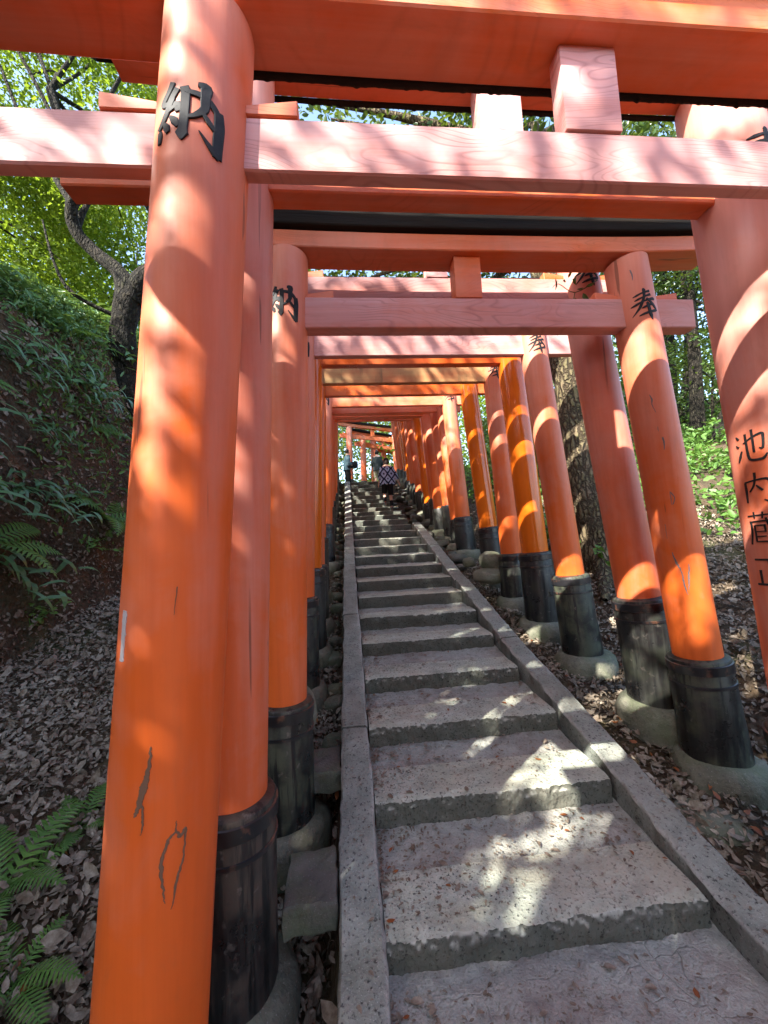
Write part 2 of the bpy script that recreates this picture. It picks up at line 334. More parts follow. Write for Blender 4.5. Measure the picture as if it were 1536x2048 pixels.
def bark(name, c0, c1, sc=1.0):
    M = NT(name); co = M.coord('World', (9*sc, 9*sc, 2.2*sc)); v = M.n('ShaderNodeTexVoronoi', feature='DISTANCE_TO_EDGE'); v.inputs['Scale'].default_value = 1.9
    dn = M.noise(M.coord('World'), 9, 4); ad = M.n('ShaderNodeVectorMath', operation='ADD'); M.l(co, ad.inputs[0])
    sc_ = M.n('ShaderNodeVectorMath', operation='SCALE'); cmb = M.n('ShaderNodeCombineXYZ'); M.l(dn, cmb.inputs[0]); M.l(dn, cmb.inputs[1]); M.l(cmb.outputs[0], sc_.inputs[0]); sc_.inputs['Scale'].default_value = 1.5
    M.l(sc_.outputs[0], ad.inputs[1]); M.l(ad.outputs[0], v.inputs['Vector'])
    e = M.ramp(v.outputs['Distance'], 0.02, 0.28); f = M.noise(M.coord('World'), 6, 6, 0.7)
    c = M.mix(e, c0, M.mix(M.ramp(f, 0.35, 0.65), c1, (c1[0]*0.6, c1[1]*0.75, c1[2]*0.5)))
    M.set(c, 0.9, 0.2); M.bump(M.math('ADD', e, M.math('MULTIPLY', f, 0.5)), 1.0, 0.03); return M.m
BARK = bark('rugged_bark', (0.045, 0.032, 0.02), (0.19, 0.14, 0.09)); BARK2 = bark('dark_bark', (0.010, 0.008, 0.006), (0.042, 0.033, 0.024), 1.4)

# ---------------------------------------------------------------- terrain
ST = [(1.52, -1.47), (2.08, -1.345), (2.64, -1.222), (3.18, -1.095), (3.75, -0.96), (4.27, -0.82), (4.78, -0.675), (5.28, -0.53), (5.78, -0.385), (6.28, -0.24), (6.85, -0.095),
      (7.40, 0.05), (7.95, 0.20), (8.50, 0.345), (9.0, 0.50), (9.45, 0.64), (9.90, 0.775), (10.35, 0.915), (10.72, 1.075), (11.10, 1.235), (11.5, 1.39), (11.85, 1.555), (12.2, 1.715), (12.5, 1.87), (12.8, 2.02)]
ST = [(y, z+EZ) for y, z in ST]
ys = np.array([-40, -8, 0.9]+[a for a, b in ST]+[40.]); zs = np.array([-4.5, -0.9, 0.02]+[b for a, b in ST]+[ST[-1][1]+1.5])
def s_of(y): return float(np.interp(y, ys, zs))
LX = np.array([-60, -20, -9, -6.0, -4.95, -4.2, -3.6, -3.3, -3.05, -2.88, -2.0, -0.85, -0.2]); LR = np.array([0.0, 3.6, 4.5, 4.4, 4.35, 4.1, 3.45, 2.3, 1.0, 0.12, -0.02, -0.32, -0.34])
RX = np.array([1.45, 2.35, 2.9, 4.5, 12, 60]); RR = np.array([-0.2, -0.24, 0.08, 0.62, 2.5, 6.0])
def ground(x, y):
    s = s_of(y)
    if x < -0.15:
        k = 1.0 if y < 8.5 else max(0.12, 1-(y-8.5)/6.0)
        r = float(np.interp(x + 0.22*noise.noise(Vector((y*0.55, 3.1, 0.2)))*(1 if x < -2 else 0), LX, LR)); r = r*k if r > 0 else r
        amp = 0.04+0.20*min(1, max(0, (-x-2.8)/1.5))
    elif x > 1.5:
        r = float(np.interp(x, RX, RR)); amp = 0.03+0.16*min(1, max(0, (x-2.6)/2))
    else:
        return s-0.2 if y < 12.75 else s-0.004
    n = noise.fractal(Vector((x*1.1, y*1.1, 0.3)), 0.9, 2.1, 4)
    n2 = noise.noise(Vector((x*6, y*6, 1.7)))
    if y > 12.8 and -2.5 < x < 5: r *= 0.1; amp *= 0.3
    return s+r+amp*n+0.018*n2
def axis_lines(segs):
    out = []
    for a, b, st in segs: out += list(np.arange(a, b, st))
    return np.array(out+[segs[-1][1]])
gx = axis_lines([(-200, -20, 20), (-20, -9, 0.8), (-9, -5.2, 0.2), (-5.2, -0.12, 0.06), (-0.12, 1.5, 0.27), (1.5, 3.6, 0.07), (3.6, 8, 0.2), (8, 20, 0.8), (20, 200, 20)])
gy = axis_lines([(-200, -20, 20), (-20, -2, 1.0), (-2, 0.4, 0.2), (0.4, 7, 0.07), (7, 13, 0.14), (13, 24, 0.5), (24, 44, 2), (44, 220, 22)])
V = [(x, y, ground(x, y)) for y in gy for x in gx]; nx = len(gx)
Fc = [(j*nx+i, j*nx+i+1, (j+1)*nx+i+1, (j+1)*nx+i) for j in range(len(gy)-1) for i in range(nx-1)]
tag(link('ground', np_mesh('ground', V, Fc, True), SOIL), kind='structure', label='brown forest soil rising into a cut bank on the left of the stairs')

# ---------------------------------------------------------------- stairs: one granite block and one fill tread per step
stairs = tag(empty('stairs', (0.06, 1.5, EZ-1.5)), kind='structure', label='straight flight of worn granite steps climbing under the gates')
def rough_block(x0, x1, y0, y1, z0, z1, nx_, ny_, nz_, amp, seed, loc):
    "granite block with chipped front arris and a chiselled face (verts relative to loc)"
    bm = bmesh.new(); 
    def P(x, y, z):
        fy = (y-y0)/(y1-y0); fz = (z-z0)/(z1-z0)
        n = 0.8*noise.noise(Vector((x*9, y*9+seed, z*9)))+0.5*noise.noise(Vector((x*27, y*27+seed, z*27)))+0.45*noise.noise(Vector((x*62, y*62+seed, z*62)))
        edge = max(0, 1-fy*6)*max(0, 1-(1-fz)*4)
        dz = amp*0.35*n if fz > 0.99 else 0
        dy = amp*1.3*n if fy < 0.01 else 0
        rr = edge*(0.008+amp*0.5*abs(noise.noise(Vector((x*14, seed, 5)))))
        sag = 0.006*noise.noise(Vector((x*1.3, seed*3.1, 0)))
        return Vector((x-loc[0], y+dy+rr-loc[1], z+dz-rr+sag*fz-loc[2]))
    def sheet(f, a, b):
        g = [[bm.verts.new(f(i/a, j/b)) for i in range(a+1)] for j in range(b+1)]
        for j in range(b):
            for i in range(a): bm.faces.new((g[j][i], g[j][i+1], g[j+1][i+1], g[j+1][i]))
    lx, ly, lz = x1-x0, y1-y0, z1-z0
    sheet(lambda u, v: P(x0+lx*u, y0, z0+lz*v), nx_, nz_)
    sheet(lambda u, v: P(x0+lx*u, y0+ly*v, z1), nx_, ny_)
    sheet(lambda u, v: P(x1, y0+ly*u, z0+lz*v), ny_, nz_); sheet(lambda u, v: P(x0, y1-ly*u, z0+lz*v), ny_, nz_)
    bmesh.ops.remove_doubles(bm, verts=bm.verts, dist=0.0015)
    bmesh.ops.recalc_face_normals(bm, faces=bm.faces)
    return bm_mesh(bm, 'stone_step', True, 50)
sr = random.Random(3)
for k, (y, z) in enumerate(ST):
    near = k < 6; d = 0.30 if k < 5 else 0.26
    nxt = ST[k+1] if k+1 < len(ST) else (y+0.5, z)
    x1 = 1.34+0.02*sr.random() if k < 17 else 1.25
    base = (ST[k-1][1] if k else z-0.115)-0.05
    loc = (0.7, y, z); jit = sr.uniform(-0.012, 0.012)
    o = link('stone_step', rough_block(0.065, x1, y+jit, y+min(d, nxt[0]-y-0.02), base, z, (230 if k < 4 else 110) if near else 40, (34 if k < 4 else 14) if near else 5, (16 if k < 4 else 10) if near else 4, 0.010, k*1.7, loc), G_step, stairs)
    o.location = Vector(loc)-stairs.location
    yb, zb = nxt[0]+0.03, nxt[1]-(0.115 if k < 4 else 0.135)
    if k+1 == len(ST): zb = z
    n1, n2 = (70, 18) if near else (24, 5); Vv = []
    for j in range(n2+1):
        for i in range(n1+1):
            u, v = i/n1, j/n2; x = 0.055+1.31*u; yy = y+min(d, nxt[0]-y-0.02)-0.012+(yb-(y+min(d, nxt[0]-y-0.02))+0.012)*v
            cob = abs(noise.noise(Vector((x*7, yy*7, 4.2+k)))); nn = noise.fractal(Vector((x*5, yy*5, k)), 0.9, 2, 3)
            zz = z-0.016+(zb-z+0.016)*v+0.007*nn-0.010*max(0, 0.25-cob)*3
            Vv.append((x-loc[0], yy-loc[1], zz-loc[2]))
    Ff = [(j*(n1+1)+i, j*(n1+1)+i+1, (j+1)*(n1+1)+i+1, (j+1)*(n1+1)+i) for j in range(n2) for i in range(n1)]
    o = link('tread_fill', np_mesh('tread_fill', Vv, Ff, True), G_fill, stairs); o.location = Vector(loc)-stairs.location
# lowest tread at the viewer's feet and the one behind
n1, n2 = 110, 70; Vv = []
for j in range(n2+1):
    for i in range(n1+1):
        x = 0.055+1.31*i/n1; yy = 0.62+0.93*j/n2; nn = noise.fractal(Vector((x*5, yy*5, 9)), 0.9, 2, 4); c_ = abs(noise.noise(Vector((x*6, yy*6, 2.2))))
        Vv.append((x, yy, 0.012+0.006*nn+0.012*(yy-0.6)-0.010*max(0, 0.22-c_)*3))
Ff = [(j*(n1+1)+i, j*(n1+1)+i+1, (j+1)*(n1+1)+i+1, (j+1)*(n1+1)+i) for j in range(n2) for i in range(n1)]
o = link('tread_fill', np_mesh('tread_fill', Vv, Ff, True), G_fill, stairs); o.location = -stairs.location
for yb_, zb_ in ((0.35, 0.0), (-0.2, -0.12), (-0.75, -0.24), (-1.3, -0.36)):
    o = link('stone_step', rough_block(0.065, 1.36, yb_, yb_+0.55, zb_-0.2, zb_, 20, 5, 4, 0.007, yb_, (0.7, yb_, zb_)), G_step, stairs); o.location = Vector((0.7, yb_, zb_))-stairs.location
# landing paving at the top
landing = link('landing_path', np_mesh('landing', [(-1.2, 13.1, s_of(12.8)-0.003), (3.6, 13.1, s_of(12.8)-0.003), (3.6, 22, s_of(22)+0.003), (-1.2, 22, s_of(22)+0.003)], [(0, 1, 2, 3)]), G_fill)
tag(landing, kind='structure')

# kerbs: long granite slabs laid along the slope
def kerb(name, x0, x1, joints, lift, seed, label):
    root = tag(empty(name, (x0, 1, s_of(1))), kind='structure', label=label)
    for a, b in zip(joints[:-1], joints[1:]):
        bm = bmesh.new(); n = max(4, int((b-a)/0.045)); q = 7
        off = (random.uniform(-0.008, 0.008), random.uniform(-0.006, 0.008))
        sec = [(x0, -0.32), (x0, -0.012), (x0+0.012, 0.0)]+[(x0+(x1-x0)*t, 0.0) for t in (0.25, 0.5, 0.75)]+[(x1-0.012, 0.0), (x1, -0.012), (x1, -0.32)]
        rings = []
        for i in range(n+1):
            y = a+0.006+(b-a-0.012)*i/n
            zt = s_smooth(y)+lift+off[1]
            ring = []
            for (x, dz) in sec:
                e = 0.005*noise.noise(Vector((x*13, y*13, seed)))+0.004*noise.noise(Vector((x*40, y*40, seed)))
                wob = 0.010*noise.noise(Vector((y*1.7, seed, x*0.5)))
                ring.append(bm.verts.new((x+off[0]+wob+(e if dz < -0.005 else 0)-root.location.x, y-root.location.y, zt+dz+(e if dz > -0.02 else 0)-root.location.z)))
            rings.append(ring)
        for i in range(n):
            for k in range(len(sec)-1): bm.faces.new((rings[i][k], rings[i+1][k], rings[i+1][k+1], rings[i][k+1]))
        bm.faces.new(rings[0]); bm.faces.new(list(reversed(rings[-1])))
        bmesh.ops.recalc_face_normals(bm, faces=bm.faces)
        link('kerb_stone', bm_mesh(bm, 'kerb_stone', True, 45), G_kerb, root)
KY = np.array([-3, 0.9, 1.5, 3.75, 6.85, 9.5, 11.1, 12.85]); KZ = np.array([s_of(-3), 0.06, s_of(1.5)-0.01, s_of(3.75), s_of(6.85), s_of(9.5), s_of(11.1), s_of(12.8)])
def s_smooth(y): return float(np.interp(y, KY, KZ))
kerb('left_kerb', -0.115, 0.055, [-0.6, 0.95, 2.62, 4.3, 5.9, 7.4, 9.1, 11.0, 12.85], 0.028, 1.0, 'narrow granite kerb running up the left edge of the steps')
kerb('right_kerb', 1.365, 1.54, [-0.6, 1.0, 2.3, 3.62, 5.1, 6.7, 8.4], 0.026, 2.0, 'granite kerb slabs running up the right edge of the steps')

# ---------------------------------------------------------------- brush characters, raised on the pillars
# strokes in a unit square (x right, y down): list of (x, y, width)
G_NO = [  # the character for 'offering up'
 [(.30,.02,.09),(.24,.16,.085),(.155,.30,.10),(.24,.34,.075),(.31,.24,.09),(.375,.12,.09)],
 [(.33,.26,.05),(.25,.42,.10),(.17,.58,.09),(.09,.68,.07)],
 [(.24,.46,.06),(.34,.40,.06),(.38,.36,.11),(.41,.47,.09)],
 [(.29,.54,.04),(.36,.61,.11),(.41,.70,.05)],
 [(.20,.62,.04),(.24,.69,.11),(.27,.77,.06)],
 [(.125,.72,.07),(.13,.80,.09),(.125,.90,.06)],
 [(.47,.10,.12),(.49,.20,.12),(.49,.45,.12),(.48,.72,.12),(.47,.80,.17),(.47,.90,.02)],
 [(.44,.12,.03),(.52,.17,.07),(.66,.18,.09),(.80,.23,.09),(.90,.34,.09),(.96,.44,.02)],
 [(.91,.30,.12),(.93,.50,.14),(.92,.75,.14),(.92,1.0,.12)],
 [(.95,1.0,.08),(.86,.92,.09),(.78,.84,.05),(.68,.72,.01)],
 [(.64,.03,.05),(.74,.05,.16),(.74,.15,.13),(.74,.30,.12),(.72,.40,.10),(.62,.51,.07),(.54,.55,.05)],
 [(.72,.44,.05),(.80,.54,.075),(.88,.62,.06)]]
G_HO = [
 [(.42,.00,.05),(.47,.05,.13),(.46,.18,.11),(.43,.32,.10)],
 [(.02,.22,.02),(.18,.19,.085),(.40,.14,.06),(.70,.10,.10)],
 [(.06,.36,.02),(.20,.33,.085),(.42,.28,.06),(.72,.22,.11)],
 [(-.10,.54,.02),(.10,.50,.10),(.40,.43,.06),(.80,.37,.12),(.86,.42,.04)],
 [(.42,.32,.09),(.32,.48,.11),(.18,.66,.10),(-.10,.88,.01)],
 [(.52,.34,.06),(.70,.50,.10),(.84,.66,.10),(.92,.80,.02)],
 [(.28,.66,.02),(.40,.63,.08),(.70,.56,.09)],
 [(.14,.90,.02),(.34,.86,.09),(.86,.78,.11)],
 [(.50,.48,.05),(.54,.54,.12),(.57,.75,.12),(.60,.95,.13),(.62,1.1,.01)]]
G_IKE = [[(.05,.15,.04),(.14,.25,.09)],[(.0,.42,.04),(.10,.50,.09)],[(.02,.95,.05),(.10,.80,.09),(.20,.62,.04)],
 [(.30,.40,.04),(.60,.26,.06),(.90,.18,.08),(.93,.30,.08),(.88,.62,.08),(.78,.60,.03)],
 [(.62,.02,.07),(.62,.30,.07),(.61,.72,.07)],[(.40,.12,.07),(.40,.45,.07),(.42,.85,.08),(.55,.95,.09),(.85,.94,.09),(.98,.80,.04)]]
G_UCHI = [[(.12,.30,.07),(.12,.60,.08),(.10,.98,.05)],[(.12,.30,.06),(.50,.25,.06),(.88,.26,.09),(.90,.60,.09),(.86,.95,.09),(.68,.90,.03)],
 [(.50,.0,.08),(.48,.25,.07),(.40,.45,.06),(.25,.62,.04)],[(.50,.42,.05),(.68,.60,.08)]]
G_KURA = [[(.0,.12,.05),(.9,.08,.06)],[(.25,.0,.05),(.25,.20,.04)],[(.55,.0,.05),(.52,.20,.04)],[(.05,.30,.05),(.95,.26,.06)],
 [(.10,.30,.06),(.08,.65,.06),(.0,1.0,.03)],[(.22,.42,.05),(.22,.90,.05)],[(.22,.42,.04),(.58,.40,.05)],[(.22,.60,.04),(.56,.59,.04)],[(.56,.42,.05),(.56,.62,.05)],
 [(.22,.76,.04),(.56,.74,.04)],[(.22,.91,.04),(.60,.90,.05)],[(.62,.18,.05),(.74,.55,.07),(.92,.88,.08),(1.0,.80,.03)],[(.92,.48,.06),(.78,.75,.06),(.60,.98,.02)],[(.84,.14,.05),(.94,.20,.06)]]
G_TADA = [[(.0,.08,.07),(.95,.05,.08)],[(.50,.10,.08),(.50,.92,.08)],[(.52,.48,.06),(.88,.46,.07)],[(.16,.44,.08),(.16,.92,.07)],[(-.02,.95,.08),(1.0,.92,.09)]]
G_O = [[(.0,.35,.05),(.5,.32,.07),(1.0,.30,.07)],[(.5,.0,.08),(.48,.35,.09),(.30,.70,.07),(.0,1.0,.02)],[(.52,.38,.05),(.72,.72,.09),(1.0,.98,.09)]]
def glyph_mesh(strokes, w, h, r, ang0, zc, thick=0.010, base=0.0012):
    "strokes wrapped on a cylinder of radius r; ang0 = heading of the character centre"
    bm = bmesh.new()
    for si, st in enumerate(strokes):
        pts = [Vector((p[0], p[1], 0)) for p in st]; wd = [p[2] for p in st]
        P, W = spline(pts, wd, 4 if thick > 0.0025 else 14); L = []
        if thick < 0.0025: W = [q_*(0.75+0.7*abs(noise.noise(Vector((i_*0.9, si*3.0, w*91)))))+0.02*noise.noise(Vector((i_*1.7, si, 2))) for i_, q_ in enumerate(W)]; P = [p_+Vector((0.05*noise.noise(Vector((i_*0.35, si+5.0, w*50))), 0, 0)) for i_, p_ in enumerate(P)]
        R = []
        for i, p in enumerate(P):
            q = Vector(((P[min(i+1, len(P)-1)].x-P[max(i-1, 0)].x)*w, (P[min(i+1, len(P)-1)].y-P[max(i-1, 0)].y)*h)); q.normalize()
            nrm = Vector((-q.y, q.x)); hw = W[i]*0.5*min(w, h)*(1.06 if thick > 0.0025 else 1.0)
            L.append((p.x*w-w/2+nrm.x*hw, p.y*h-h/2+nrm.y*hw)); R.append((p.x*w-w/2-nrm.x*hw, p.y*h-h/2-nrm.y*hw))
        def wv(u, v, rr):
            a = ang0+u/r; return bm.verts.new((rr*math.cos(a), rr*math.sin(a), zc-v))
        top = r+thick+si*0.0002; mid = r+thick*0.55+si*0.0002
        rows = []
        for i in range(len(P)):
            (lu, lv), (ru, rv) = L[i], R[i]; cu, cv = (lu+ru)/2, (lv+rv)/2; f = 0.82
            rows.append([wv(lu, lv, r-0.004), wv(lu, lv, mid), wv(cu+(lu-cu)*f, cv+(lv-cv)*f, top), wv(cu+(ru-cu)*f, cv+(rv-cv)*f, top), wv(ru, rv, mid), wv(ru, rv, r-0.004)])
        for i in range(len(P)-1):
            for k in range(5): bm.faces.new((rows[i][k], rows[i+1][k], rows[i+1][k+1], rows[i][k+1]))
        bm.faces.new(rows[0]); bm.faces.new(list(reversed(rows[-1])))
    bmesh.ops.recalc_face_normals(bm, faces=bm.faces)
    return bm_mesh(bm, 'character')

# ---------------------------------------------------------------- torii gates
GATES = []
def beam_mesh(x0, x1, yd, z0, z1, rise=0.0, flare=0.0, bev=0.006, peak=0.0, n=24, cut=0.0):
    "square beam along x centred on y=0, ends lifted by rise, top wider than bottom by flare; cut slants the ends outwards at the top"
    bm = bmesh.new(); rings = []; cx = (x0+x1)/2; hl = (x1-x0)/2
    for i in range(n+1):
        t = -1+2*i/n; ring = []
        lift = rise*abs(t)**2.6
        hb, ht = yd/2, yd/2+flare
        sec = [(-hb+bev, z0), (hb-bev, z0), (hb, z0+bev), (ht, z1-bev), (ht-bev, z1), (0, z1+peak), (-ht+bev, z1), (-ht, z1-bev), (-hb, z0+bev)]
        for (y, z) in sec:
            fz = (z-z0)/max(1e-6, (z1-z0)); x = cx+t*(hl+cut*fz)
            ring.append(bm.verts.new((x, y, z+lift)))
        rings.append(ring)
    m_ = len(rings[0])
    for i in range(n):
        for k in range(m_): bm.faces.new((rings[i][k], rings[i+1][k], rings[i+1][(k+1) % m_], rings[i][(k+1) % m_]))
    bm.faces.new(rings[0]); bm.faces.new(list(reversed(rings[-1])))
    bmesh.ops.recalc_face_normals(bm, faces=bm.faces)
    return bm_mesh(bm, 'beam', True, 30)
def wedge_mesh(L_, w_, h0, h1):
    bm = bmesh.new(); v = [(0, -w_/2, 0), (L_, -w_/2, 0), (L_, w_/2, 0), (0, w_/2, 0), (0, -w_/2, h0), (L_, -w_/2, h1), (L_, w_/2, h1), (0, w_/2, h0)]
    vv = [bm.verts.new(p) for p in v]
    for f in ((0, 1, 2, 3), (4, 5, 6, 7), (0, 1, 5, 4), (1, 2, 6, 5), (2, 3, 7, 6), (3, 0, 4, 7)): bm.faces.new([vv[i] for i in f])
    bmesh.ops.recalc_face_normals(bm, faces=bm.faces); bmesh.ops.bevel(bm, geom=bm.edges[:], offset=0.003, segments=1, affect='EDGES'); return bm_mesh(bm, 'wedge')
MC = {}
def cached(key, fn):
    if key not in MC: MC[key] = fn()
    return MC[key]
def torii(label, Y, xl, xr, ztop, r=0.135, leanL=0.045, leanR=-0.06, zsl=None, zsr=None, nz=1.3, nh=0.17, nd=0.055, sh_z=None, sh_h=0.13, sh_d=0.17,
          kas=0.10, over_n=0.42, over_k=0.72, strut=0.17, pm=None, bm_=None, km=None, sm=None, xlb=None, rot=0.0, rr=None, group='torii gates over the stairway',
          ground_l=None, ground_r=None, left_g=True, right_g=True, detail=True, sleeve_r=0.034, rise=0.045, wedge_out=False, nm=None, strut_dx=0.0, stm=None):
    pm = pm or P_old; bm_ = bm_ or B_old; nm = nm or bm_; sm = sm or S_blk; rr = rr or r
    gz = s_of(Y)
    root = empty('torii_gate', ((xl+xr)/2, Y, gz), (0, 0, rot)); tag(root, label, 'torii gate', group); GATES.append(root)
    ox, oz = root.location.x, root.location.z
    sh_z = sh_z if sh_z is not None else nz+nh/2+0.24
    info = []
    for side, x, lean, zs_, rad_, gg in (('l', xl, leanL, zsl, r, ground_l), ('r', xr, leanR, zsr, rr, ground_r)):
        zsv = zs_+EZ if zs_ is not None else gz+0.5
        gnd = gg+EZ if gg is not None else ground(x, Y)
        top = sh_z+EZ+0.004
        # x is given at sleeve-top height
        th = math.atan(lean); P = empty
        me = cached(('pil', round(rad_, 3), round(top-gnd, 2)), lambda: lathe([(rad_*1.015, 0), (rad_*1.01, (top-gnd)*0.3), (rad_, (top-gnd)*0.6), (rad_*0.985, top-gnd)], 40))
        me = me.copy() if me.materials and me.materials[0] != pm else me
        if me.materials and me.materials[0] != pm: me.materials.clear()
        p = link('pillar', me, pm, root)
        xb = x-(zsv-gnd)*lean
        p.location = (xb-ox, 0, gnd-oz); p.rotation_euler = (0, th, 0)
        p['height'] = top-gnd; hs = zsv-gnd; R1 = rad_+sleeve_r+0.004
        sl_ = link('black_sleeve', lathe([(R1*1.10, 0.02), (R1*1.03, hs*0.5), (R1*0.985, hs-0.012), (R1*0.96, hs), (rad_+0.002, hs+0.012), (rad_-0.01, hs+0.012)], 36), sm, p)
        if detail:
            for bz in (hs-0.075, hs-0.155):
                link('iron_band', lathe([(R1*0.99, bz), (R1+0.006, bz+0.003), (R1+0.005, bz+(0.055 if bz > hs-0.1 else 0.018)), (R1*0.985, bz+(0.058 if bz > hs-0.1 else 0.021))], 36, False), BAND, p)
        info.append((p, x, xb, gnd, th, rad_, zsv))
        # rounded footing stone
        fr = R1+0.085+random.uniform(-0.01, 0.02)
        sd = random.random()*9
        fm = lathe([(fr*0.95, -0.10), (fr*1.02, -0.03), (fr*1.03, 0.03), (fr*0.97, 0.085), (fr*0.86, 0.12), (R1+0.015, 0.132), (R1-0.03, 0.125)], 32)
        for v in fm.vertices:
            n_ = noise.noise(Vector((v.co.x*5+sd, v.co.y*5, v.co.z*5)))+0.5*noise.noise(Vector((v.co.x*17+sd, v.co.y*17, v.co.z*17))); v.co.x *= 1+0.07*n_; v.co.y *= 1+0.07*n_; v.co.z += 0.014*n_
        f = link('footing_stone', fm, G_foot, root); f.location = (xb-ox, 0, gnd-oz+0.01)
    (pl, xl_, xlb_, gl, thl, rl, zl), (pr, xr_, xrb_, gr_, thr, rr_, zr) = info
    def xat(i, z): return i[1]+(z+EZ-i[6])*math.tan(i[4])
    zn = nz+EZ
    xln, xrn = xat(info[0], nz), xat(info[1], nz)
    tb = link('tie_beam', beam_mesh(xln-over_n, xrn+over_n, nd, nz-nh/2+EZ-oz, nz+nh/2+EZ-oz, n=8), nm, root); tb.location.x = -ox
    xls, xrs = xat(info[0], sh_z), xat(info[1], sh_z)
    li = link('lintel', beam_mesh(xls-over_k+0.14, xrs+over_k-0.14, sh_d, sh_z+EZ-oz, sh_z+sh_h+EZ-oz, rise=rise*0.8, flare=0.008, cut=0.05), bm_, root); li.location.x = -ox
    ca = link('cap_beam', beam_mesh(xls-over_k, xrs+over_k, sh_d+0.10, sh_z+sh_h+0.003+EZ-oz, sh_z+sh_h+kas+EZ-oz, rise=rise, flare=0.02, peak=0.03, cut=0.10), km or K_cap, root); ca.location.x = -ox
    cx = (xln+xrn)/2
    sb = bmesh.new(); box_bm(sb, -strut/2, strut/2, -nd*0.42-0.012, nd*0.42+0.012, nz+nh/2+EZ-oz+0.001, sh_z+EZ-oz-0.001, 0.004)
    st = link('strut', bm_mesh(sb, 'strut', True, 30), stm or bm_, root); st.location.x = cx-ox+strut_dx
    for (i, sgn) in ((0, -1), (0, 1), (1, -1), (1, 1)):
        xx = (xln, xrn)[i]+sgn*(rl, rr_)[i]*0.93
        wz = link('wedge', cached(('wedge', wedge_out), lambda: wedge_mesh(0.17, 0.06, 0.03, 0.055)), None, root)
        if not wz.data.materials: wz.data.materials.append(B_old)
        wz.location = (xx-ox, 0, nz+nh/2+EZ-oz+0.002); wz.rotation_euler = (0, 0, 0 if sgn > 0 else math.pi)
    return root, info
def char(info_i, strokes, w_, h_, z, ang, name='painted_character', mat=None, thick=0.0028):
    p, x, xb, gnd, th, r, _ = info_i
    hh = p['height']; q = (z+EZ-gnd)/hh; rl_ = r*float(np.interp(q, [0, .3, .6, 1], [1.015, 1.01, 1.0, .985]))
    return link(name, glyph_mesh(strokes, w_, h_, rl_, rad(ang), (z+EZ-gnd)/math.cos(th), thick), mat or INK, p)

# nearest gate
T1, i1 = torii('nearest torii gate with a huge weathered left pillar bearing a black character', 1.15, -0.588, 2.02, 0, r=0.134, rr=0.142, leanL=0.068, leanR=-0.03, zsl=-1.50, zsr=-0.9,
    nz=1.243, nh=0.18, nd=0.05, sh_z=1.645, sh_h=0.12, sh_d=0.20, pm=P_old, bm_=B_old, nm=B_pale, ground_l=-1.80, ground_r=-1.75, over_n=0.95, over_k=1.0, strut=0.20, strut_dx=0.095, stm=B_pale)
char(i1[0], G_NO, 0.205, 0.20, 1.205, -90)
# paint lost in long vertical flakes low on the pillar, and the old paper strip
F1 = [[(.42,.0,.03),(.40,.25,.10),(.30,.50,.20),(.20,.72,.10),(.14,.80,.02)],[(.28,.60,.05),(.34,.82,.06),(.33,1.0,.01)]]
char(i1[0], F1, 0.10, 0.20, -0.565, -90+10, 'bare_wood_patch', CHIP, 0.0016)
F2 = [[(.5,.0,.01),(.5,.12,.06),(.28,.20,.10),(.12,.45,.12),(.20,.75,.08),(.30,.90,.02)],[(.5,.12,.06),(.66,.20,.12),(.82,.14,.06),(.78,.45,.06),(.62,.70,.10),(.50,1.0,.01)]]
char(i1[0], F2, 0.07, 0.20, -0.75, -90+34, 'bare_wood_patch', CHIP, 0.0016)
char(i1[0], [[(.5,.0,.08),(.4,1.0,.02)]], 0.04, 0.07, -0.12, -90+22, 'bare_wood_patch', CHIP, 0.0016)
char(i1[0], [[(.5,.0,.9),(.5,.5,.9),(.5,1.0,.9)]], 0.022, 0.125, -0.21, -90-36, 'paper_strip', STICK, 0.002)

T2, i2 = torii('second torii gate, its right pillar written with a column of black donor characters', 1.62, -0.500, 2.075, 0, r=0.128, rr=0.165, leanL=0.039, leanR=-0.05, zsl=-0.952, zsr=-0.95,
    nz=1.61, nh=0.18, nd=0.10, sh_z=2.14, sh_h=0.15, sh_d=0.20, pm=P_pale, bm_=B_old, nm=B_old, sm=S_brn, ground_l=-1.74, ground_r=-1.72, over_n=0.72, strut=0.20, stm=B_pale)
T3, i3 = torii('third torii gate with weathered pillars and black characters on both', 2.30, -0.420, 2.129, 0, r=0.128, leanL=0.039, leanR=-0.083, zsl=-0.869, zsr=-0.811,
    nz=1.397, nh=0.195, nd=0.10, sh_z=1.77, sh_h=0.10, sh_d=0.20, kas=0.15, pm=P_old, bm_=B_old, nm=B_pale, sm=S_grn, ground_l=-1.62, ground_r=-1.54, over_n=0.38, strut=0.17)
for st_, w_, h_, z_, a_ in (([[(.3,.0,.05),(.5,.3,.25),(.4,.55,.12),(.7,1.,.05)]], .04, .12, .78, -128), ([[(.5,.0,.3),(.6,.4,.35),(.4,1.,.1)]], .03, .08, .52, -120), ([[(.2,.0,.2),(.8,.5,.2),(.3,1.,.2)],[(.2,.1,.15),(.1,1.,.1)]], .03, .08, .18, -122),
    ([[(.0,.0,.04),(.15,.25,.16),(.35,.45,.08),(.4,.8,.12),(.5,1.,.03)],[(.9,.3,.05),(.75,.6,.12),(.6,.9,.05)]], .08, .26, -.28, -128), ([[(.5,.0,.1),(.4,1.,.05)]], .03, .09, -.02, -150), ([[(.4,.0,.2),(.6,.5,.3),(.5,1.,.1)]], .03, .07, 1.62, -122)):
    char(i3[1], st_, w_, h_, z_, a_, 'scuff_mark', SCUF, 0.0014)
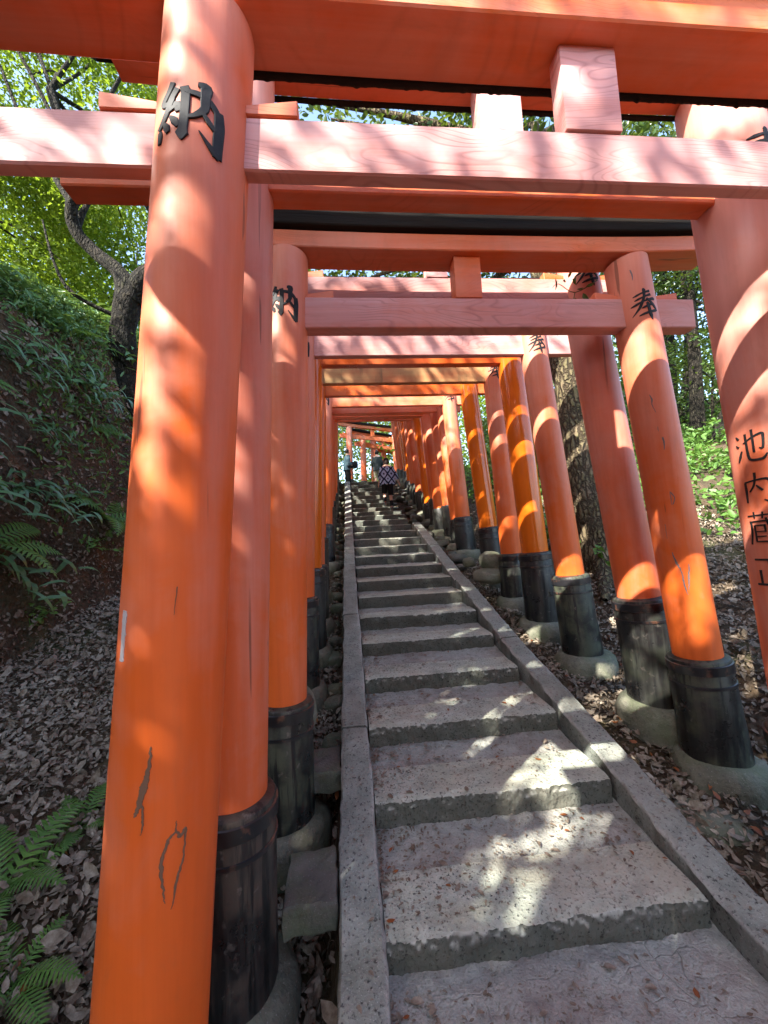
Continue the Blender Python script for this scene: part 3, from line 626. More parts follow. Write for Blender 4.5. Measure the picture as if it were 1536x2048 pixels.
T4, i4 = torii('fourth torii gate, taller, its right pillar behind the one marked with a character', 2.68, -0.52, 2.073, 0, r=0.14, leanL=0.045, leanR=-0.10, zsl=-0.53, zsr=-0.494,
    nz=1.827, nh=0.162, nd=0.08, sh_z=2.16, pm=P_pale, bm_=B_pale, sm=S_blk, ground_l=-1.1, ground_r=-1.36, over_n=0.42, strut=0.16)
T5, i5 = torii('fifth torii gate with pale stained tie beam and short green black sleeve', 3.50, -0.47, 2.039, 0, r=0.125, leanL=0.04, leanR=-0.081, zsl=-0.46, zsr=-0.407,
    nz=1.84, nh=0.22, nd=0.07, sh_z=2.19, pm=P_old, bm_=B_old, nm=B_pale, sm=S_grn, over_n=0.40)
T6, i6 = torii('sixth torii gate, bright glossy orange with a black lacquered sleeve', 4.16, -0.46, 2.038, 0, r=0.14, leanL=0.04, leanR=-0.056, zsl=-0.25, zsr=-0.213,
    nz=2.01, nh=0.12, nd=0.10, sh_z=2.30, pm=P_new, bm_=B_new, sm=S_blk, over_n=0.45)
T7, i7 = torii('seventh torii gate, dull brownish red with a mossy stained tie beam', 4.77, -0.46, 2.025, 0, r=0.13, leanL=0.03, leanR=-0.03, zsl=-0.25, zsr=-0.247,
    nz=2.10, nh=0.20, nd=0.08, sh_z=2.44, pm=P_old, bm_=B_moss, sm=S_grn)
T8, i8 = torii('eighth torii gate, glossy orange pillars with a broad black sleeve above two round stones', 5.50, -0.48, 2.017, 0, r=0.13, leanL=0.04, leanR=-0.078, zsl=0.09, zsr=0.12,
    nz=2.20, nh=0.15, nd=0.08, sh_z=2.52, pm=P_new, bm_=B_new, sm=S_blk)
T9, i9 = torii('ninth torii gate, dark red, with the smallest readable character near its top', 6.70, -0.44, 1.995, 0, r=0.13, leanL=0.04, leanR=-0.053, zsl=0.33, zsr=0.346,
    nz=2.51, nh=0.23, nd=0.08, sh_z=2.86, pm=P_old, bm_=B_old, sm=S_blk)
# added ragged black strip standing in for gap and cap underside behind nearest lintels
def ragged(root, x0, x1, y, z, drop, seed, c=0.75, hl=1.9):
    z0_ = z; n = 420; A = Acc(); Vv = []; Ff = []
    for i in range(n+1):
        x = x0+(x1-x0)*i/n; z = z0_+0.036*min(1, abs((x-c)/hl))**2.6; d = drop*(0.35+0.65*abs(noise.noise(Vector((x*6, seed, 0))))+0.8*max(0, noise.noise(Vector((x*38, seed, 1)))))
        Vv += [(x, y, z+0.01), (x, y+0.004, z-d), (x, y+0.016, z-d*.9), (x, y+0.016, z+0.01)]
    for i in range(n):
        for k in range(3): Ff.append((i*4+k, i*4+k+1, (i+1)*4+k+1, (i+1)*4+k))
    li = [c for c in root.children if c.name.startswith('lintel')][0]
    o = link('ragged_black_strip', None if False else np_mesh('ragged', Vv, Ff), K_cap, li); o.matrix_parent_inverse = Matrix.Identity(4); o.location = (0, 0, -root.location.z); return o
ragged(T1, -0.42, 1.95, 0.103, 1.645+EZ, 0.016, 1.0); ragged(T2, -0.35, 1.85, 0.103, 2.14+EZ, 0.014, 5.0, 0.78, 1.85)
# black characters facing down the steps
char(i2[0], G_NO, 0.16, 0.18, 1.62, -92); 
char(i2[1], G_HO, 0.20, 0.22, 1.68, -80)
for st_, z_, h_ in ((G_IKE, 0.36, 0.15), (G_UCHI, 0.165, 0.14), (G_KURA, -0.02, 0.15), (G_TADA, -0.22, 0.13)): char(i2[1], st_, 0.12, h_, z_, -171, thick=0.003)
char(i3[0], G_NO, 0.19, 0.205, 1.41, -93); char(i3[1], G_HO, 0.15, 0.19, 1.42, -97)
char(i4[1], G_HO, 0.17, 0.19, 1.90, -93); char(i4[0], G_NO, 0.17, 0.19, 1.90, -90)
char(i5[0], G_NO, 0.17, 0.19, 1.79, -88); char(i5[1], G_HO, 0.16, 0.19, 1.81, -93)
char(i7[0], G_NO, 0.17, 0.19, 2.12, -88); char(i7[1], G_HO, 0.17, 0.20, 2.12, -92)
char(i9[0], G_NO, 0.17, 0.19, 2.5, -88); char(i9[1], G_HO, 0.17, 0.21, 2.54, -90)
# upper flight
ORD = 'tenth eleventh twelfth thirteenth fourteenth fifteenth sixteenth seventeenth eighteenth nineteenth twentieth'.split()+['twenty-first','twenty-second','twenty-third','twenty-fourth','twenty-fifth','twenty-sixth','twenty-seventh','twenty-eighth']
gr_ = random.Random(11); Yg = 7.15; k = 0
while Yg < 13.4:
    new = gr_.random() < 0.25; t = (Yg-7)/6.5
    T, ii = torii(ORD[k]+' torii gate up the steps, '+('bright orange' if new else 'vermilion')+', among the packed upper gates', Yg, -0.45+gr_.uniform(-.02, .02), 2.0-0.12*t+gr_.uniform(-.04, .03), 0,
        r=gr_.uniform(0.115, 0.135), leanL=0.04, leanR=gr_.uniform(-0.085, -0.055), zsl=s_of(Yg)-EZ+gr_.uniform(0.38, 0.55), zsr=s_of(Yg)-EZ+gr_.uniform(0.3, 0.55),
        nz=s_of(Yg)-EZ+2.52-0.12*t+gr_.uniform(-.05, .05), nh=0.16, nd=0.08, pm=P_new if new else (P_old if gr_.random() < .7 else P_pale), bm_=B_new if new else B_old,
        sm=gr_.choice([S_blk, S_grn]), detail=False, over_n=0.35, over_k=0.6)
    if k < 5: char(ii[1], G_HO, 0.16, 0.18, s_of(Yg)-EZ+2.58-0.12*t, -88)
    Yg += gr_.uniform(0.46, 0.56); k += 1
# the path turns on the landing
for (x, y, a, hh, lb) in ((0.98, 16.7, 24, 2.7, 'sunlit torii gate standing apart where the path turns on the landing'),
                      (1.55, 17.8, 30, 2.5, 'torii gate on the landing behind the sunlit one'), (2.0, 18.3, 34, 2.5, 'torii gate deeper along the turned path'),
                      (2.5, 19.1, 38, 2.4, 'torii gate at the far end of the visible tunnel')):
    z0 = s_of(y)-EZ
    torii(lb, y, x-1.0, x+1.35, 0, r=0.13, leanL=0.02, leanR=-0.02, zsl=z0+0.42, zsr=z0+0.42, nz=z0+hh-0.4, sh_z=z0+hh, pm=P_pale, bm_=B_old, rot=rad(a), ground_l=z0-0.02, ground_r=z0-0.02, detail=False)
# unseen gates of the same tunnel, spaced and sized to shape the sun patches
for y, ow in ((0.10, 'first'), (-0.30, 'second'), (-0.70, 'third'), (-1.10, 'fourth'), (-1.52, 'fifth'), (-1.95, 'sixth')):
    z0 = s_of(y)-EZ
    torii(ow+' torii gate of the tunnel behind the viewer', y, -0.62, 2.15, 0, r=0.15, leanL=0.04, leanR=-0.05, zsl=z0+0.5, zsr=z0+0.5, nz=1.36+0.3*(y-1.0), nh=0.15, sh_z=1.36+0.3*(y-1.0)+0.50, sh_h=0.10, kas=0.06, detail=False, over_k=0.8)

# ---------------------------------------------------------------- loose stones along the pillars
def rock_mesh(sx, sy, sz, seed, sub=2):
    bm = bmesh.new(); bmesh.ops.create_icosphere(bm, subdivisions=sub, radius=1)
    for v in bm.verts:
        n_ = noise.noise(v.co*1.1+Vector((seed, seed*2, 0)))+0.4*noise.noise(v.co*3+Vector((0, seed, 0)))
        c = v.co*(1+0.28*n_); q = 0.75
        v.co = Vector((math.copysign(abs(c.x)**q, c.x)*sx, math.copysign(abs(c.y)**q, c.y)*sy, math.copysign(abs(c.z)**q, c.z)*sz))
    return bm_mesh(bm, 'rock', True)
def rock(x, y, sx, sy, sz, seed, label, group, dz=0.0, mat=None):
    o = link('stone', rock_mesh(sx, sy, sz, seed, 3), mat or G_rock, None, (x, y, ground(x, y)+sz*0.35+dz), (random.uniform(-.15, .15), random.uniform(-.15, .15), random.uniform(0, 6)))
    return tag(o, label, 'stone', group)
rr_ = random.Random(5)
for j, (px, py, Y, s, sq, lb) in enumerate([(983, 1122, 5.0, .145, .9, 'egg shaped grey stone perched on a rounder stone below the orange pillar'), (978, 1152, 4.95, .20, .5, 'flat greenish boulder carrying an egg shaped stone'),
        (938, 1125, 5.3, .085, .8, 'small round stone left of the two stacked stones'), (1400, 1640, 2.1, .20, .4, 'broken flat stone at the foot of the right footing')]):
    p = at(px, py, Y); o = link('stone', rock_mesh(s, s, s*sq, j*3.3, 3), G_foot, None, p); tag(o, lb, 'stone')
for j in range(26):
    y = 2.9+j*0.38+rr_.uniform(-.1, .1); s = rr_.uniform(.05, .10)
    rock(-0.19+rr_.uniform(-.06, .02), y, s, s*1.2, s*.8, j*1.3, 'rounded stone wedged between the left kerb and the gate footings', 'stones packed along the left kerb', 0.02, G_foot)
for j in range(22):
    y = 6.0+j*0.32; s = rr_.uniform(.07, .16); x = rr_.uniform(1.5, 1.78)
    rock(x, y, s*1.2, s, s*.6, j*2.3, 'rough dark stone lying beside the upper steps on the right', 'rough stones along the upper right edge', 0.06)
for (px0, py0, px1, Y, lb) in ((575, 1790, 675, 1.78, 'low square stone block between left kerb and second footing'), (622, 1545, 682, 2.45, 'thin stone slab beside the left kerb below the third gate')):
    a = at(px0, py0, Y); b = at(px1, py0, Y); bmx = bmesh.new(); box_bm(bmx, -(b.x-a.x)/2, (b.x-a.x)/2, -0.14, 0.14, -0.12, 0.0, 0.012)
    bmesh.ops.subdivide_edges(bmx, edges=bmx.edges[:], cuts=5, use_grid_fill=True)
    for v in bmx.verts: v.co += Vector((noise.noise(v.co*9), noise.noise(v.co*9+Vector((3, 0, 0))), noise.noise(v.co*9+Vector((0, 3, 0)))))*0.016+Vector((noise.noise(v.co*31), noise.noise(v.co*31+Vector((3, 0, 0))), noise.noise(v.co*31+Vector((0, 3, 0)))))*0.008
    o = link('stone_block', bm_mesh(bmx, 'block', True, 40), G_rock, None, ((a.x+b.x)/2, Y, a.z+0.07), (0, 0, 0.05)); tag(o, lb, 'stone block')

# ---------------------------------------------------------------- fallen leaves
def g_arr(X, Y): return np.array([ground(float(a), float(b)) for a, b in zip(X, Y)])
def g_norm(X, Y, e=0.05):
    z = g_arr(X, Y); zx = g_arr(X+e, Y)-z; zy = g_arr(X, Y+e)-z
    N = np.stack([-zx/e, -zy/e, np.ones_like(z)], 1); return z, N/np.linalg.norm(N, axis=1)[:, None]
def litter(name, label, n, xr, yr, size, mat, lift=0.012, flat=0.72, pw=1.0, aspect=0.5):
    X = RNG.uniform(*xr, n); Y = yr[0]+(yr[1]-yr[0])*RNG.random(n)**pw
    z, N = g_norm(X, Y); C = np.stack([X, Y, z], 1)+N*(lift*RNG.random((n, 1))+0.004)
    Vv, Ff = leaf_arrays(C, RNG.uniform(*size, n), RNG, N, flat, aspect, 0.3)
    return tag(link(name, np_mesh(name, Vv, Ff), mat), label, kind='stuff')
litter('leaf_litter', 'dry grey brown leaf litter on the slope left of the gates', 38000, (-3.2, -0.14), (0.45, 6.5), (0.02, 0.062), L_dead, 0.045, 0.5, 1.5)
litter('leaf_litter', 'brown leaf litter on the steep left bank', 11000, (-5.5, -3.2), (1.5, 10), (0.04, 0.10), L_dead, 0.03, 0.6)
litter('leaf_litter', 'brown leaf litter around the right hand footings and slope', 34000, (1.55, 5.2), (0.7, 9.5), (0.02, 0.065), L_dead, 0.045, 0.5, 1.3)
litter('red_leaves', 'scattered reddish fallen leaves beside the left kerb', 420, (-1.5, -0.13), (0.7, 6), (0.03, 0.06), L_red, 0.05, 0.6)
litter('red_leaves', 'scattered reddish fallen leaves beside the right kerb', 300, (1.56, 2.9), (0.9, 7), (0.03, 0.06), L_red, 0.05, 0.6)
def on_steps(name, label, n, size, mat, bias):
    C = []; 
    for _ in range(n):
        k = int(abs(RNG.normal())*4.5) % 14; u = RNG.random()
        x = 0.07+1.27*(RNG.random()**bias if RNG.random() < .7 else RNG.random())
        if k == 0: y = 0.68+0.78*u; z = 0.012+0.012*(y-0.6)+0.006
        else:
            y0, z0 = ST[k-1]; y1, z1 = ST[k]; t = 0.18+0.80*u**0.6 if RNG.random() < .75 else 0.05+u*0.9; zb_ = z1-(0.115 if k-1 < 4 else 0.135)
            y = y0+(y1-y0)*t; z = (z0 if y-y0 < 0.3 else z0-0.010+(zb_-z0+0.010)*((y-y0-0.29)/(y1+0.03-y0-0.29)))+0.006
        C.append((x, y, z))
    C = np.array(C); N = np.tile([0, 0, 1.0], (len(C), 1)); Vv, Ff = leaf_arrays(C, RNG.uniform(*size, len(C)), RNG, N, 0.9, 0.5, 0.12)
    tag(link(name, np_mesh(name, Vv, Ff), mat), label, kind='stuff')
on_steps('fallen_leaves', 'small brown leaf crumbs gathered on the granite treads', 3600, (0.006, 0.026), L_dead, 2.2)
on_steps('fallen_leaves', 'larger brown leaves scattered on the granite treads', 190, (0.03, 0.055), L_dead, 2.0)
on_steps('red_leaves', 'red and orange leaves scattered on the granite treads', 75, (0.022, 0.045), L_red, 1.6)
litter('leaf_litter', 'larger curled dead leaves lying over the litter left of the gates', 2200, (-3.1, -0.14), (0.5, 6), (0.06, 0.10), L_dead, 0.06, 0.4, 1.6, 0.6)
litter('leaf_litter', 'larger curled dead leaves lying around the right footings', 1500, (1.56, 4.8), (0.8, 8), (0.06, 0.10), L_dead, 0.06, 0.4, 1.3, 0.6)
A = Acc()
for _ in range(420):
    lft = RNG.random() < .6; x = RNG.uniform(-3.1, -.2) if lft else RNG.uniform(1.6, 4.6); y = 0.5+6.5*RNG.random()**1.4; a = RNG.uniform(0, 6.28); l = RNG.uniform(.05, .22); z = ground(x, y)+.035
    d_ = Vector((math.cos(a), math.sin(a), RNG.uniform(-.15, .3)))*l; k_ = Vector(tuple(RNG.normal(size=3)))*l*.12
    A.tube([Vector((x, y, z)), Vector((x, y, z))+d_*.5+k_, Vector((x, y, z))+d_], [.0035, .003, .0015], 5)
tag(link('fallen_twigs', A.mesh('twigs'), BARK), 'thin fallen twigs lying across the leaf litter', kind='stuff')
# kerb side crumbs
X = np.concatenate([RNG.uniform(1.37, 1.54, 160), RNG.uniform(-0.11, 0.05, 90)]); Y = RNG.uniform(0.8, 7, 250); Z = np.array([s_smooth(y) for y in Y])+np.where(X > 1, 0.032, 0.034)
Vv, Ff = leaf_arrays(np.stack([X, Y, Z], 1), RNG.uniform(0.008, 0.03, 250), RNG, np.tile([0, 0, 1.0], (250, 1)), 0.9, 0.5, 0.1)
tag(link('fallen_leaves', np_mesh('fallen_leaves', Vv, Ff), L_dead), 'dry leaf scraps lying on the kerb slabs', kind='stuff')

# ---------------------------------------------------------------- ferns, bamboo grass, sprigs
def fern_mesh(n, L_, seed, pin=16):
    r = random.Random(seed); A = Acc()
    for i in range(n):
        a = 2*math.pi*i/n+r.uniform(-.3, .3); l = L_*r.uniform(.7, 1.1); el = r.uniform(.5, 1.0)
        prev = None
        for j in range(pin+1):
            t = j/pin; h = l*(math.sin(el)*t-0.75*t*t*math.sin(el)*1.0); d = l*t*math.cos(el*0.6)
            c = Vector((math.cos(a)*d, math.sin(a)*d, h))
            if prev is not None:
                tn = (c-prev).normalized(); sd = Vector((-math.sin(a), math.cos(a), 0))
                wd = l*0.24*math.sin(math.pi*min(1, t*0.92+0.10))**0.8*(1-t*0.35)
                for s in (-1, 1):
                    dirn = (sd*s+tn*0.45).normalized(); p0 = c-tn*l/pin*0.30; p1 = c+tn*l/pin*0.32; tip = c+dirn*wd+Vector((0, 0, -wd*0.15)); md = (p0+p1)/2+dirn*wd*0.55
                    k = len(A.V); A.V += [tuple(p0), tuple(p1), tuple(md+tn*l/pin*0.34), tuple(tip), tuple(md-tn*l/pin*0.30)]; A.F.append((k, k+1, k+2, k+3, k+4))
                k = len(A.V); ww = 0.0025; A.V += [tuple(prev-sd*ww), tuple(prev+sd*ww), tuple(c+sd*ww), tuple(c-sd*ww)]; A.F.append((k, k+1, k+2, k+3))
            prev = c
    return A.mesh('fern', False)
fern_ms = [fern_mesh(n, l, s) for n, l, s in ((7, 0.34, 1), (6, 0.30, 2), (9, 0.42, 3), (5, 0.26, 4))]
for m_ in fern_ms: m_.materials.append(L_fern)
def plant(name, me, p, s, label, cat, group=None, tilt=None, lift=0.01):
    g = Vector((p[0], p[1], ground(p[0], p[1])+lift)); o = link(name, me, None, None, g); o.scale = (s, s, s)
    e = 0.1; n_ = Vector((-(ground(p[0]+e, p[1])-ground(p[0]-e, p[1]))/(2*e), -(ground(p[0], p[1]+e)-ground(p[0], p[1]-e))/(2*e), 1)).normalized()
    n_ = n_.lerp(Vector((0, 0, 1)), 0.45).normalized()
    o.rotation_euler = (n_.to_track_quat('Z', 'Y') @ Euler((0, 0, random.uniform(0, 6.28))).to_quaternion()).to_euler()
    return tag(o, label, cat, group)
plant('fern', fern_ms[0], (-1.62, 1.98), 1.35, 'bright green fern at the lower left corner of the leaf litter', 'fern')
plant('fern', fern_ms[1], (-1.36, 1.72), 1.0, 'fern hanging just left of the nearest pillar foot', 'fern')
plant('fern', fern_ms[3], (-1.50, 2.3), 1.2, 'small fern above the bright corner fern', 'fern')
fr_ = random.Random(21)
for iy, (hw_, xa) in enumerate((('low on', -3.12), ('a third of the way up', -3.38), ('halfway up', -3.62), ('high on', -4.0), ('at the crest of', -4.7))):
    for ix, (cw, ya) in enumerate((('at the left picture edge', 2.9), ('left of the nearest pillar', 3.8), ('close beside the nearest pillar', 5.0), ('toward the bent trunk', 6.6))):
        plant('fern', fern_ms[(ix+iy) % 4], (xa+fr_.uniform(-.12, .12), ya+fr_.uniform(-.4, .5)), fr_.uniform(1.4, 2.3), 'fern %s the left bank, %s' % (hw_, cw), 'fern', 'ferns on the left bank')
def blade_mesh(n, spread, L_, wd, seed, droop=0.6):
    r = random.Random(seed); A = Acc()
    for i in range(n):
        a = r.uniform(0, 6.28); b = Vector((r.uniform(-1, 1)*spread, r.uniform(-1, 1)*spread, r.uniform(0, L_*0.5))); l = L_*r.uniform(.5, 1.1); w_ = wd*r.uniform(.6, 1.2)
        dh = Vector((math.cos(a), math.sin(a), 0)); sd = Vector((-math.sin(a), math.cos(a), 0)); pr = None
        for j in range(5):
            t = j/4; c = b+dh*l*t*0.85+Vector((0, 0, l*(0.55*t-droop*t*t))); ww = w_*math.sin(math.pi*(0.12+0.88*t))**0.8*0.5 if j < 4 else 0.0004
            k = len(A.V); A.V += [tuple(c-sd*ww), tuple(c+sd*ww)]
            if pr is not None: A.F.append((pr, pr+1, k+1, k))
            pr = k
    return A.mesh('blades', False)
sasa_ms = [blade_mesh(26, 0.22, 0.26, 0.034, s) for s in (1, 2, 3)]
for m_ in sasa_ms: m_.materials.append(L_sasa)
for k in range(110):
    Y = fr_.uniform(2.3, 9.0); x = -fr_.uniform(3.05, 5.6)
    plant('bamboo_grass', sasa_ms[k % 3], (x, Y), fr_.uniform(1.0, 2.0), 'clump of broad bladed bamboo grass on the left bank', 'bamboo grass', 'bamboo grass clumps on the left bank')
big_sasa = blade_mesh(5, 0.05, 0.30, 0.06, 9, 0.3); big_sasa.materials.append(L_sasa)
plant('broad_leaf_plant', big_sasa, (-1.86, 2.05), 1.0, 'few broad upright leaves at the left picture edge above the fern', 'plant')
def sprig_mesh(seed, n=14, L_=0.35, ls=0.07):
    r = random.Random(seed); A = Acc(); C = []
    for i in range(3):
        a = r.uniform(0, 6.28); pts = [Vector((0, 0, 0))]
        for j in range(4): pts.append(pts[-1]+Vector((math.cos(a)*L_*0.2, math.sin(a)*L_*0.2, L_*0.14*r.uniform(0.2, 1.4))))
        A.tube(pts, [0.004, 0.0035, 0.003, 0.002, 0.0015], 5)
        for p in pts[1:]:
            for q in range(4): C.append(p+Vector((r.uniform(-1, 1), r.uniform(-1, 1), r.uniform(-.3, .6)))*ls*0.8)
    return A, np.array([tuple(c) for c in C])
def sprig(seed, ls=0.08, **k):
    A, C = sprig_mesh(seed, ls=ls, **k); Vv, Ff = leaf_arrays(C, RNG.uniform(ls*.7, ls*1.2, len(C)), RNG, np.tile([0, 0, 1.0], (len(C), 1)), 0.55, 0.45, 0.1)
    A.add([tuple(v) for v in Vv], [tuple(f) for f in Ff]); return A.mesh('sprig', False)
sp_ms = [sprig(s) for s in (1, 2, 3)]
for m_ in sp_ms: m_.materials.append(L_fern)
for k, (x, Y, lb) in enumerate(((-3.0, 3.1, 'leafy seedling with oval leaves low on the cut bank at left'), (-2.98, 3.9, 'leafy seedling above the bare brown soil'), (-3.02, 4.7, 'leafy seedling where the bank meets the leaf litter, nearest the pillar'),
        (-3.2, 3.3, 'leafy seedling halfway up at the left picture edge'))): plant('seedling', sp_ms[k % 3], (x, Y), 1.1, lb, 'seedling')
for iy, (dw, ya) in enumerate((('nearest', 5.9), ('in the second row from', 7.2), ('in the middle distance beyond', 8.8), ('farthest from', 10.5))):
    for ix, (cw, xa) in enumerate((('close outside the right pillars', 3.9), ('under the slim trunks', 5.2), ('beside the rightmost pillar', 6.6), ('at the right picture edge', 8.0))):
        plant('shrublet', sp_ms[(ix+iy) % 3], (xa+fr_.uniform(-.3, .3), ya+fr_.uniform(-.3, .3)), fr_.uniform(1.8, 3.0), 'leafy shrub %s the steps, %s' % (dw, cw), 'shrub', 'low shrubs on the right hand slope')
# dense shaded undergrowth that nobody could count
def understory(name, label, n, xr, yr, size, hz, mat, aspect=0.3):
    X = RNG.uniform(*xr, n); Y = RNG.uniform(*yr, n); keep = np.array([noise.noise(Vector((a*0.9, b*0.9, 4))) > -0.15 for a, b in zip(X, Y)]); X, Y = X[keep], Y[keep]; n = len(X)
    z, N = g_norm(X, Y); C = np.stack([X, Y, z], 1)+N*(hz*RNG.random((n, 1)))
    Vv, Ff = leaf_arrays(C, RNG.uniform(*size, n), RNG, N, 0.3, aspect, 0.25); tag(link(name, np_mesh(name, Vv, Ff), mat), label, kind='stuff')
understory('undergrowth', 'dense dark green undergrowth covering the upper left bank', 15000, (-7.5, -3.25), (1.5, 12), (0.05, 0.14), 0.2, L_sasa)
understory('undergrowth', 'broad leaved growth hanging over the cut face of the left bank', 6000, (-4.6, -3.1), (1.5, 9), (0.06, 0.14), 0.3, L_sasa, 0.28)
understory('undergrowth', 'brighter green small leaves mixed over the left bank', 13000, (-6.5, -3.1), (1.5, 10), (0.04, 0.10), 0.22, L_fern, 0.4)
understory('undergrowth', 'bright low undergrowth on the right hand slope', 26000, (3.1, 12), (4.4, 15), (0.06, 0.15), 0.40, L_fern, 0.5)

# ---------------------------------------------------------------- trees
def tree(label, trunk_pts, trunk_r, crown, n_leaf, leaf, mat, bmat, seed, clusters=60, branches=16, name='tree', group=None, seg=14, extra=None, shell=0.35, csz=0.55, roots=False):
    r = random.Random(seed); rng = np.random.default_rng(seed)
    base = Vector(trunk_pts[0]); root = tag(empty(name, base), label, 'tree', group)
    A = Acc(); A.tube([Vector(p)-base for p in trunk_pts], trunk_r, seg, 0.14, 6, seed)
    top = Vector(trunk_pts[-1])-base
    if extra:
        for pts, rs in extra: A.tube([Vector(p)-base for p in pts], rs, 9, 0.12, 5, seed+1)
    if roots:
        for a in (0.4, 1.7, 2.9, 4.1, 5.3):
            A.tube([Vector((math.cos(a)*trunk_r[0]*.5, math.sin(a)*trunk_r[0]*.5, 0.35)), Vector((math.cos(a)*trunk_r[0]*1.3, math.sin(a)*trunk_r[0]*1.3, 0.05)), Vector((math.cos(a)*trunk_r[0]*2.6, math.sin(a)*trunk_r[0]*2.6, -0.15))], [trunk_r[0]*.45, trunk_r[0]*.3, trunk_r[0]*.08], 8, 0.1, 3)
    cx, cy, cz, rx, ry, rz = crown; cc = Vector((cx, cy, cz))-base; K = []
    for i in range(clusters):
        v = Vector((r.gauss(0, 1), r.gauss(0, 1), r.gauss(0, 1))).normalized()*(shell+(1-shell)*r.random()**0.5)
        K.append(cc+Vector((v.x*rx, v.y*ry, v.z*rz)))
    for i in range(branches):
        t = K[i % len(K)]; s = Vector(trunk_pts[-1-(i % 2)])-base if len(trunk_pts) > 1 else top
        mid = s.lerp(t, 0.5)+Vector((r.uniform(-.3, .3), r.uniform(-.3, .3), r.uniform(0, .5)))
        r0 = trunk_r[-1]*0.7; A.tube([s, mid, t], [r0, r0*0.5, 0.012], 6, 0.1, 4)
    t_ = link('trunk', A.mesh('trunk'), bmat, root)
    ci = rng.integers(0, clusters, n_leaf); KA = np.array([tuple(k) for k in K]); off = rng.normal(size=(n_leaf, 3))*np.array([csz, csz, csz*0.55])*rng.uniform(.5, 1.1, (n_leaf, 1))
    C = KA[ci]+off; N = np.tile([0, 0, 1.0], (n_leaf, 1))
    Vv, Ff = leaf_arrays(C, rng.uniform(leaf*.7, leaf*1.3, n_leaf), rng, N, 0.35, 0.5, 0.15)
    link('crown', np_mesh('crown', Vv, Ff), mat, root); return root
# bent dark tree above the bank on the left
YB = 6.4
tp = [at(240, 900, YB), at(243, 800, YB), at(244, 745, YB), at(246, 660, YB), at(256, 590, YB), at(238, 545, YB), at(190, 505, YB), at(152, 462, YB-.1), at(143, 415, YB-.2), at(156, 375, YB-.2), at(135, 290, YB-.1), at(100, 180, YB)]
tr_ = [.30, .27, .23, .19, .20, .12, .10, .095, .085, .095, .08, .06]
ex = [([at(262, 600, YB), at(285, 560, YB), at(320, 520, YB+.2), at(360, 420, YB+.5)], [.2, .17, .12, .06]),
      ([at(150, 455, YB), at(165, 425, YB+.1), at(185, 395, YB+.2)], [.08, .05, .02]),
      ([at(143, 410, YB-.2), at(95, 330, YB), at(40, 230, YB), at(0, 130, YB)], [.05, .04, .03, .02]),
      ([at(150, 380, YB-.2), at(190, 250, YB), at(255, 130, YB+.4), at(300, 50, YB)], [.05, .035, .03, .02]),
      ([at(248, 640, YB), at(150, 590, YB-.3), at(110, 530, YB-.4), at(85, 440, YB-.3)], [.035, .03, .02, .012])]
c = at(180, 200, YB+2.2)
tree('bent dark maple trunk leaning over the left bank with bright yellow green leaves', tp, tr_, (c.x-0.3, c.y, c.z, 3.4, 2.6, 2.8), 36000, 0.10, L_maple, BARK2, 31, 120, 12, extra=ex, name='maple_tree', csz=0.5)
for j, (x, y, h, rr2, lb) in enumerate([(-9.5, 10.5, 7.0, 3.2, 'maple with light green crown far left beyond the bank'), (-7.2, 13.5, 9.5, 3.2, 'tall maple seen through the gap beside the nearest pillar'),
        (-12.5, 16.0, 8.5, 4.2, 'pale green maple deepest on the left slope')]):
    g = ground(x, y); tree(lb, [(x, y, g-0.2), (x+.2, y, g+h*.3), (x-.1, y+.2, g+h*.55), (x+.1, y, g+h*.75)], [.2, .16, .11, .06], (x, y, g+h*.72, rr2, rr2, h*.42), 16000, 0.15, L_maple, BARK2, 40+j, 70, 14, name='maple_tree', csz=0.6)
# the big rough trunk on the right, crown high over the path
p0, p1, p2, p3 = at(1205, 1110, 4.9), at(1165, 960, 4.95), at(1148, 800, 5.0), at(1128, 690, 5.0)
tree('large rough barked tree standing between the right hand pillars', [p0-Vector((0, 0, .3)), p0+Vector((0,0,.15)), p1, p2, p3, p3+Vector((-.12, .1, 1.5)), p3+Vector((-.1, .4, 3.4))], [.36, .29, .25, .24, .235, .22, .18],
     (2.6, 7.6, 8.6, 4.2, 3.6, 2.0), 15000, 0.13, L_ever, BARK, 51, 110, 20, seg=22, roots=True, csz=0.55, name='evergreen_tree')
for j, (px, pyb, pyt, lean, Y, r_, lb) in enumerate([(1395, 880, 430, -40, 8.5, .13, 'slim dark trunk right of the marked pillar'), (1432, 895, 640, 60, 8.0, .13, 'pale slanting trunk nearest the right frame edge'),
        (1360, 870, 640, 15, 10.5, .12, 'thin trunk deeper in the right hand grove'), (1345, 860, 500, -25, 12.0, .16, 'dark trunk farthest back in the right hand grove'), (1480, 880, 500, 10, 11.0, .15, 'trunk glimpsed behind the rightmost pillar')]):
    a = at(px, pyb, Y); a.z = ground(a.x, a.y)-.1; b = at(px+lean, pyt, Y+.3); mid = a.lerp(b, .5)+Vector((.12, 0, 0))
    tree(lb, [a, mid, b, b+Vector((.1, .2, 1.6))], [r_*1.3, r_, r_*.85, r_*.5], (b.x, b.y+.6, b.z+2.0, 2.6, 2.6, 1.9), 8000, 0.12, L_ever, BARK2, 60+j, 70, 14, name='evergreen_tree', group='trees in the right hand grove', csz=0.5)
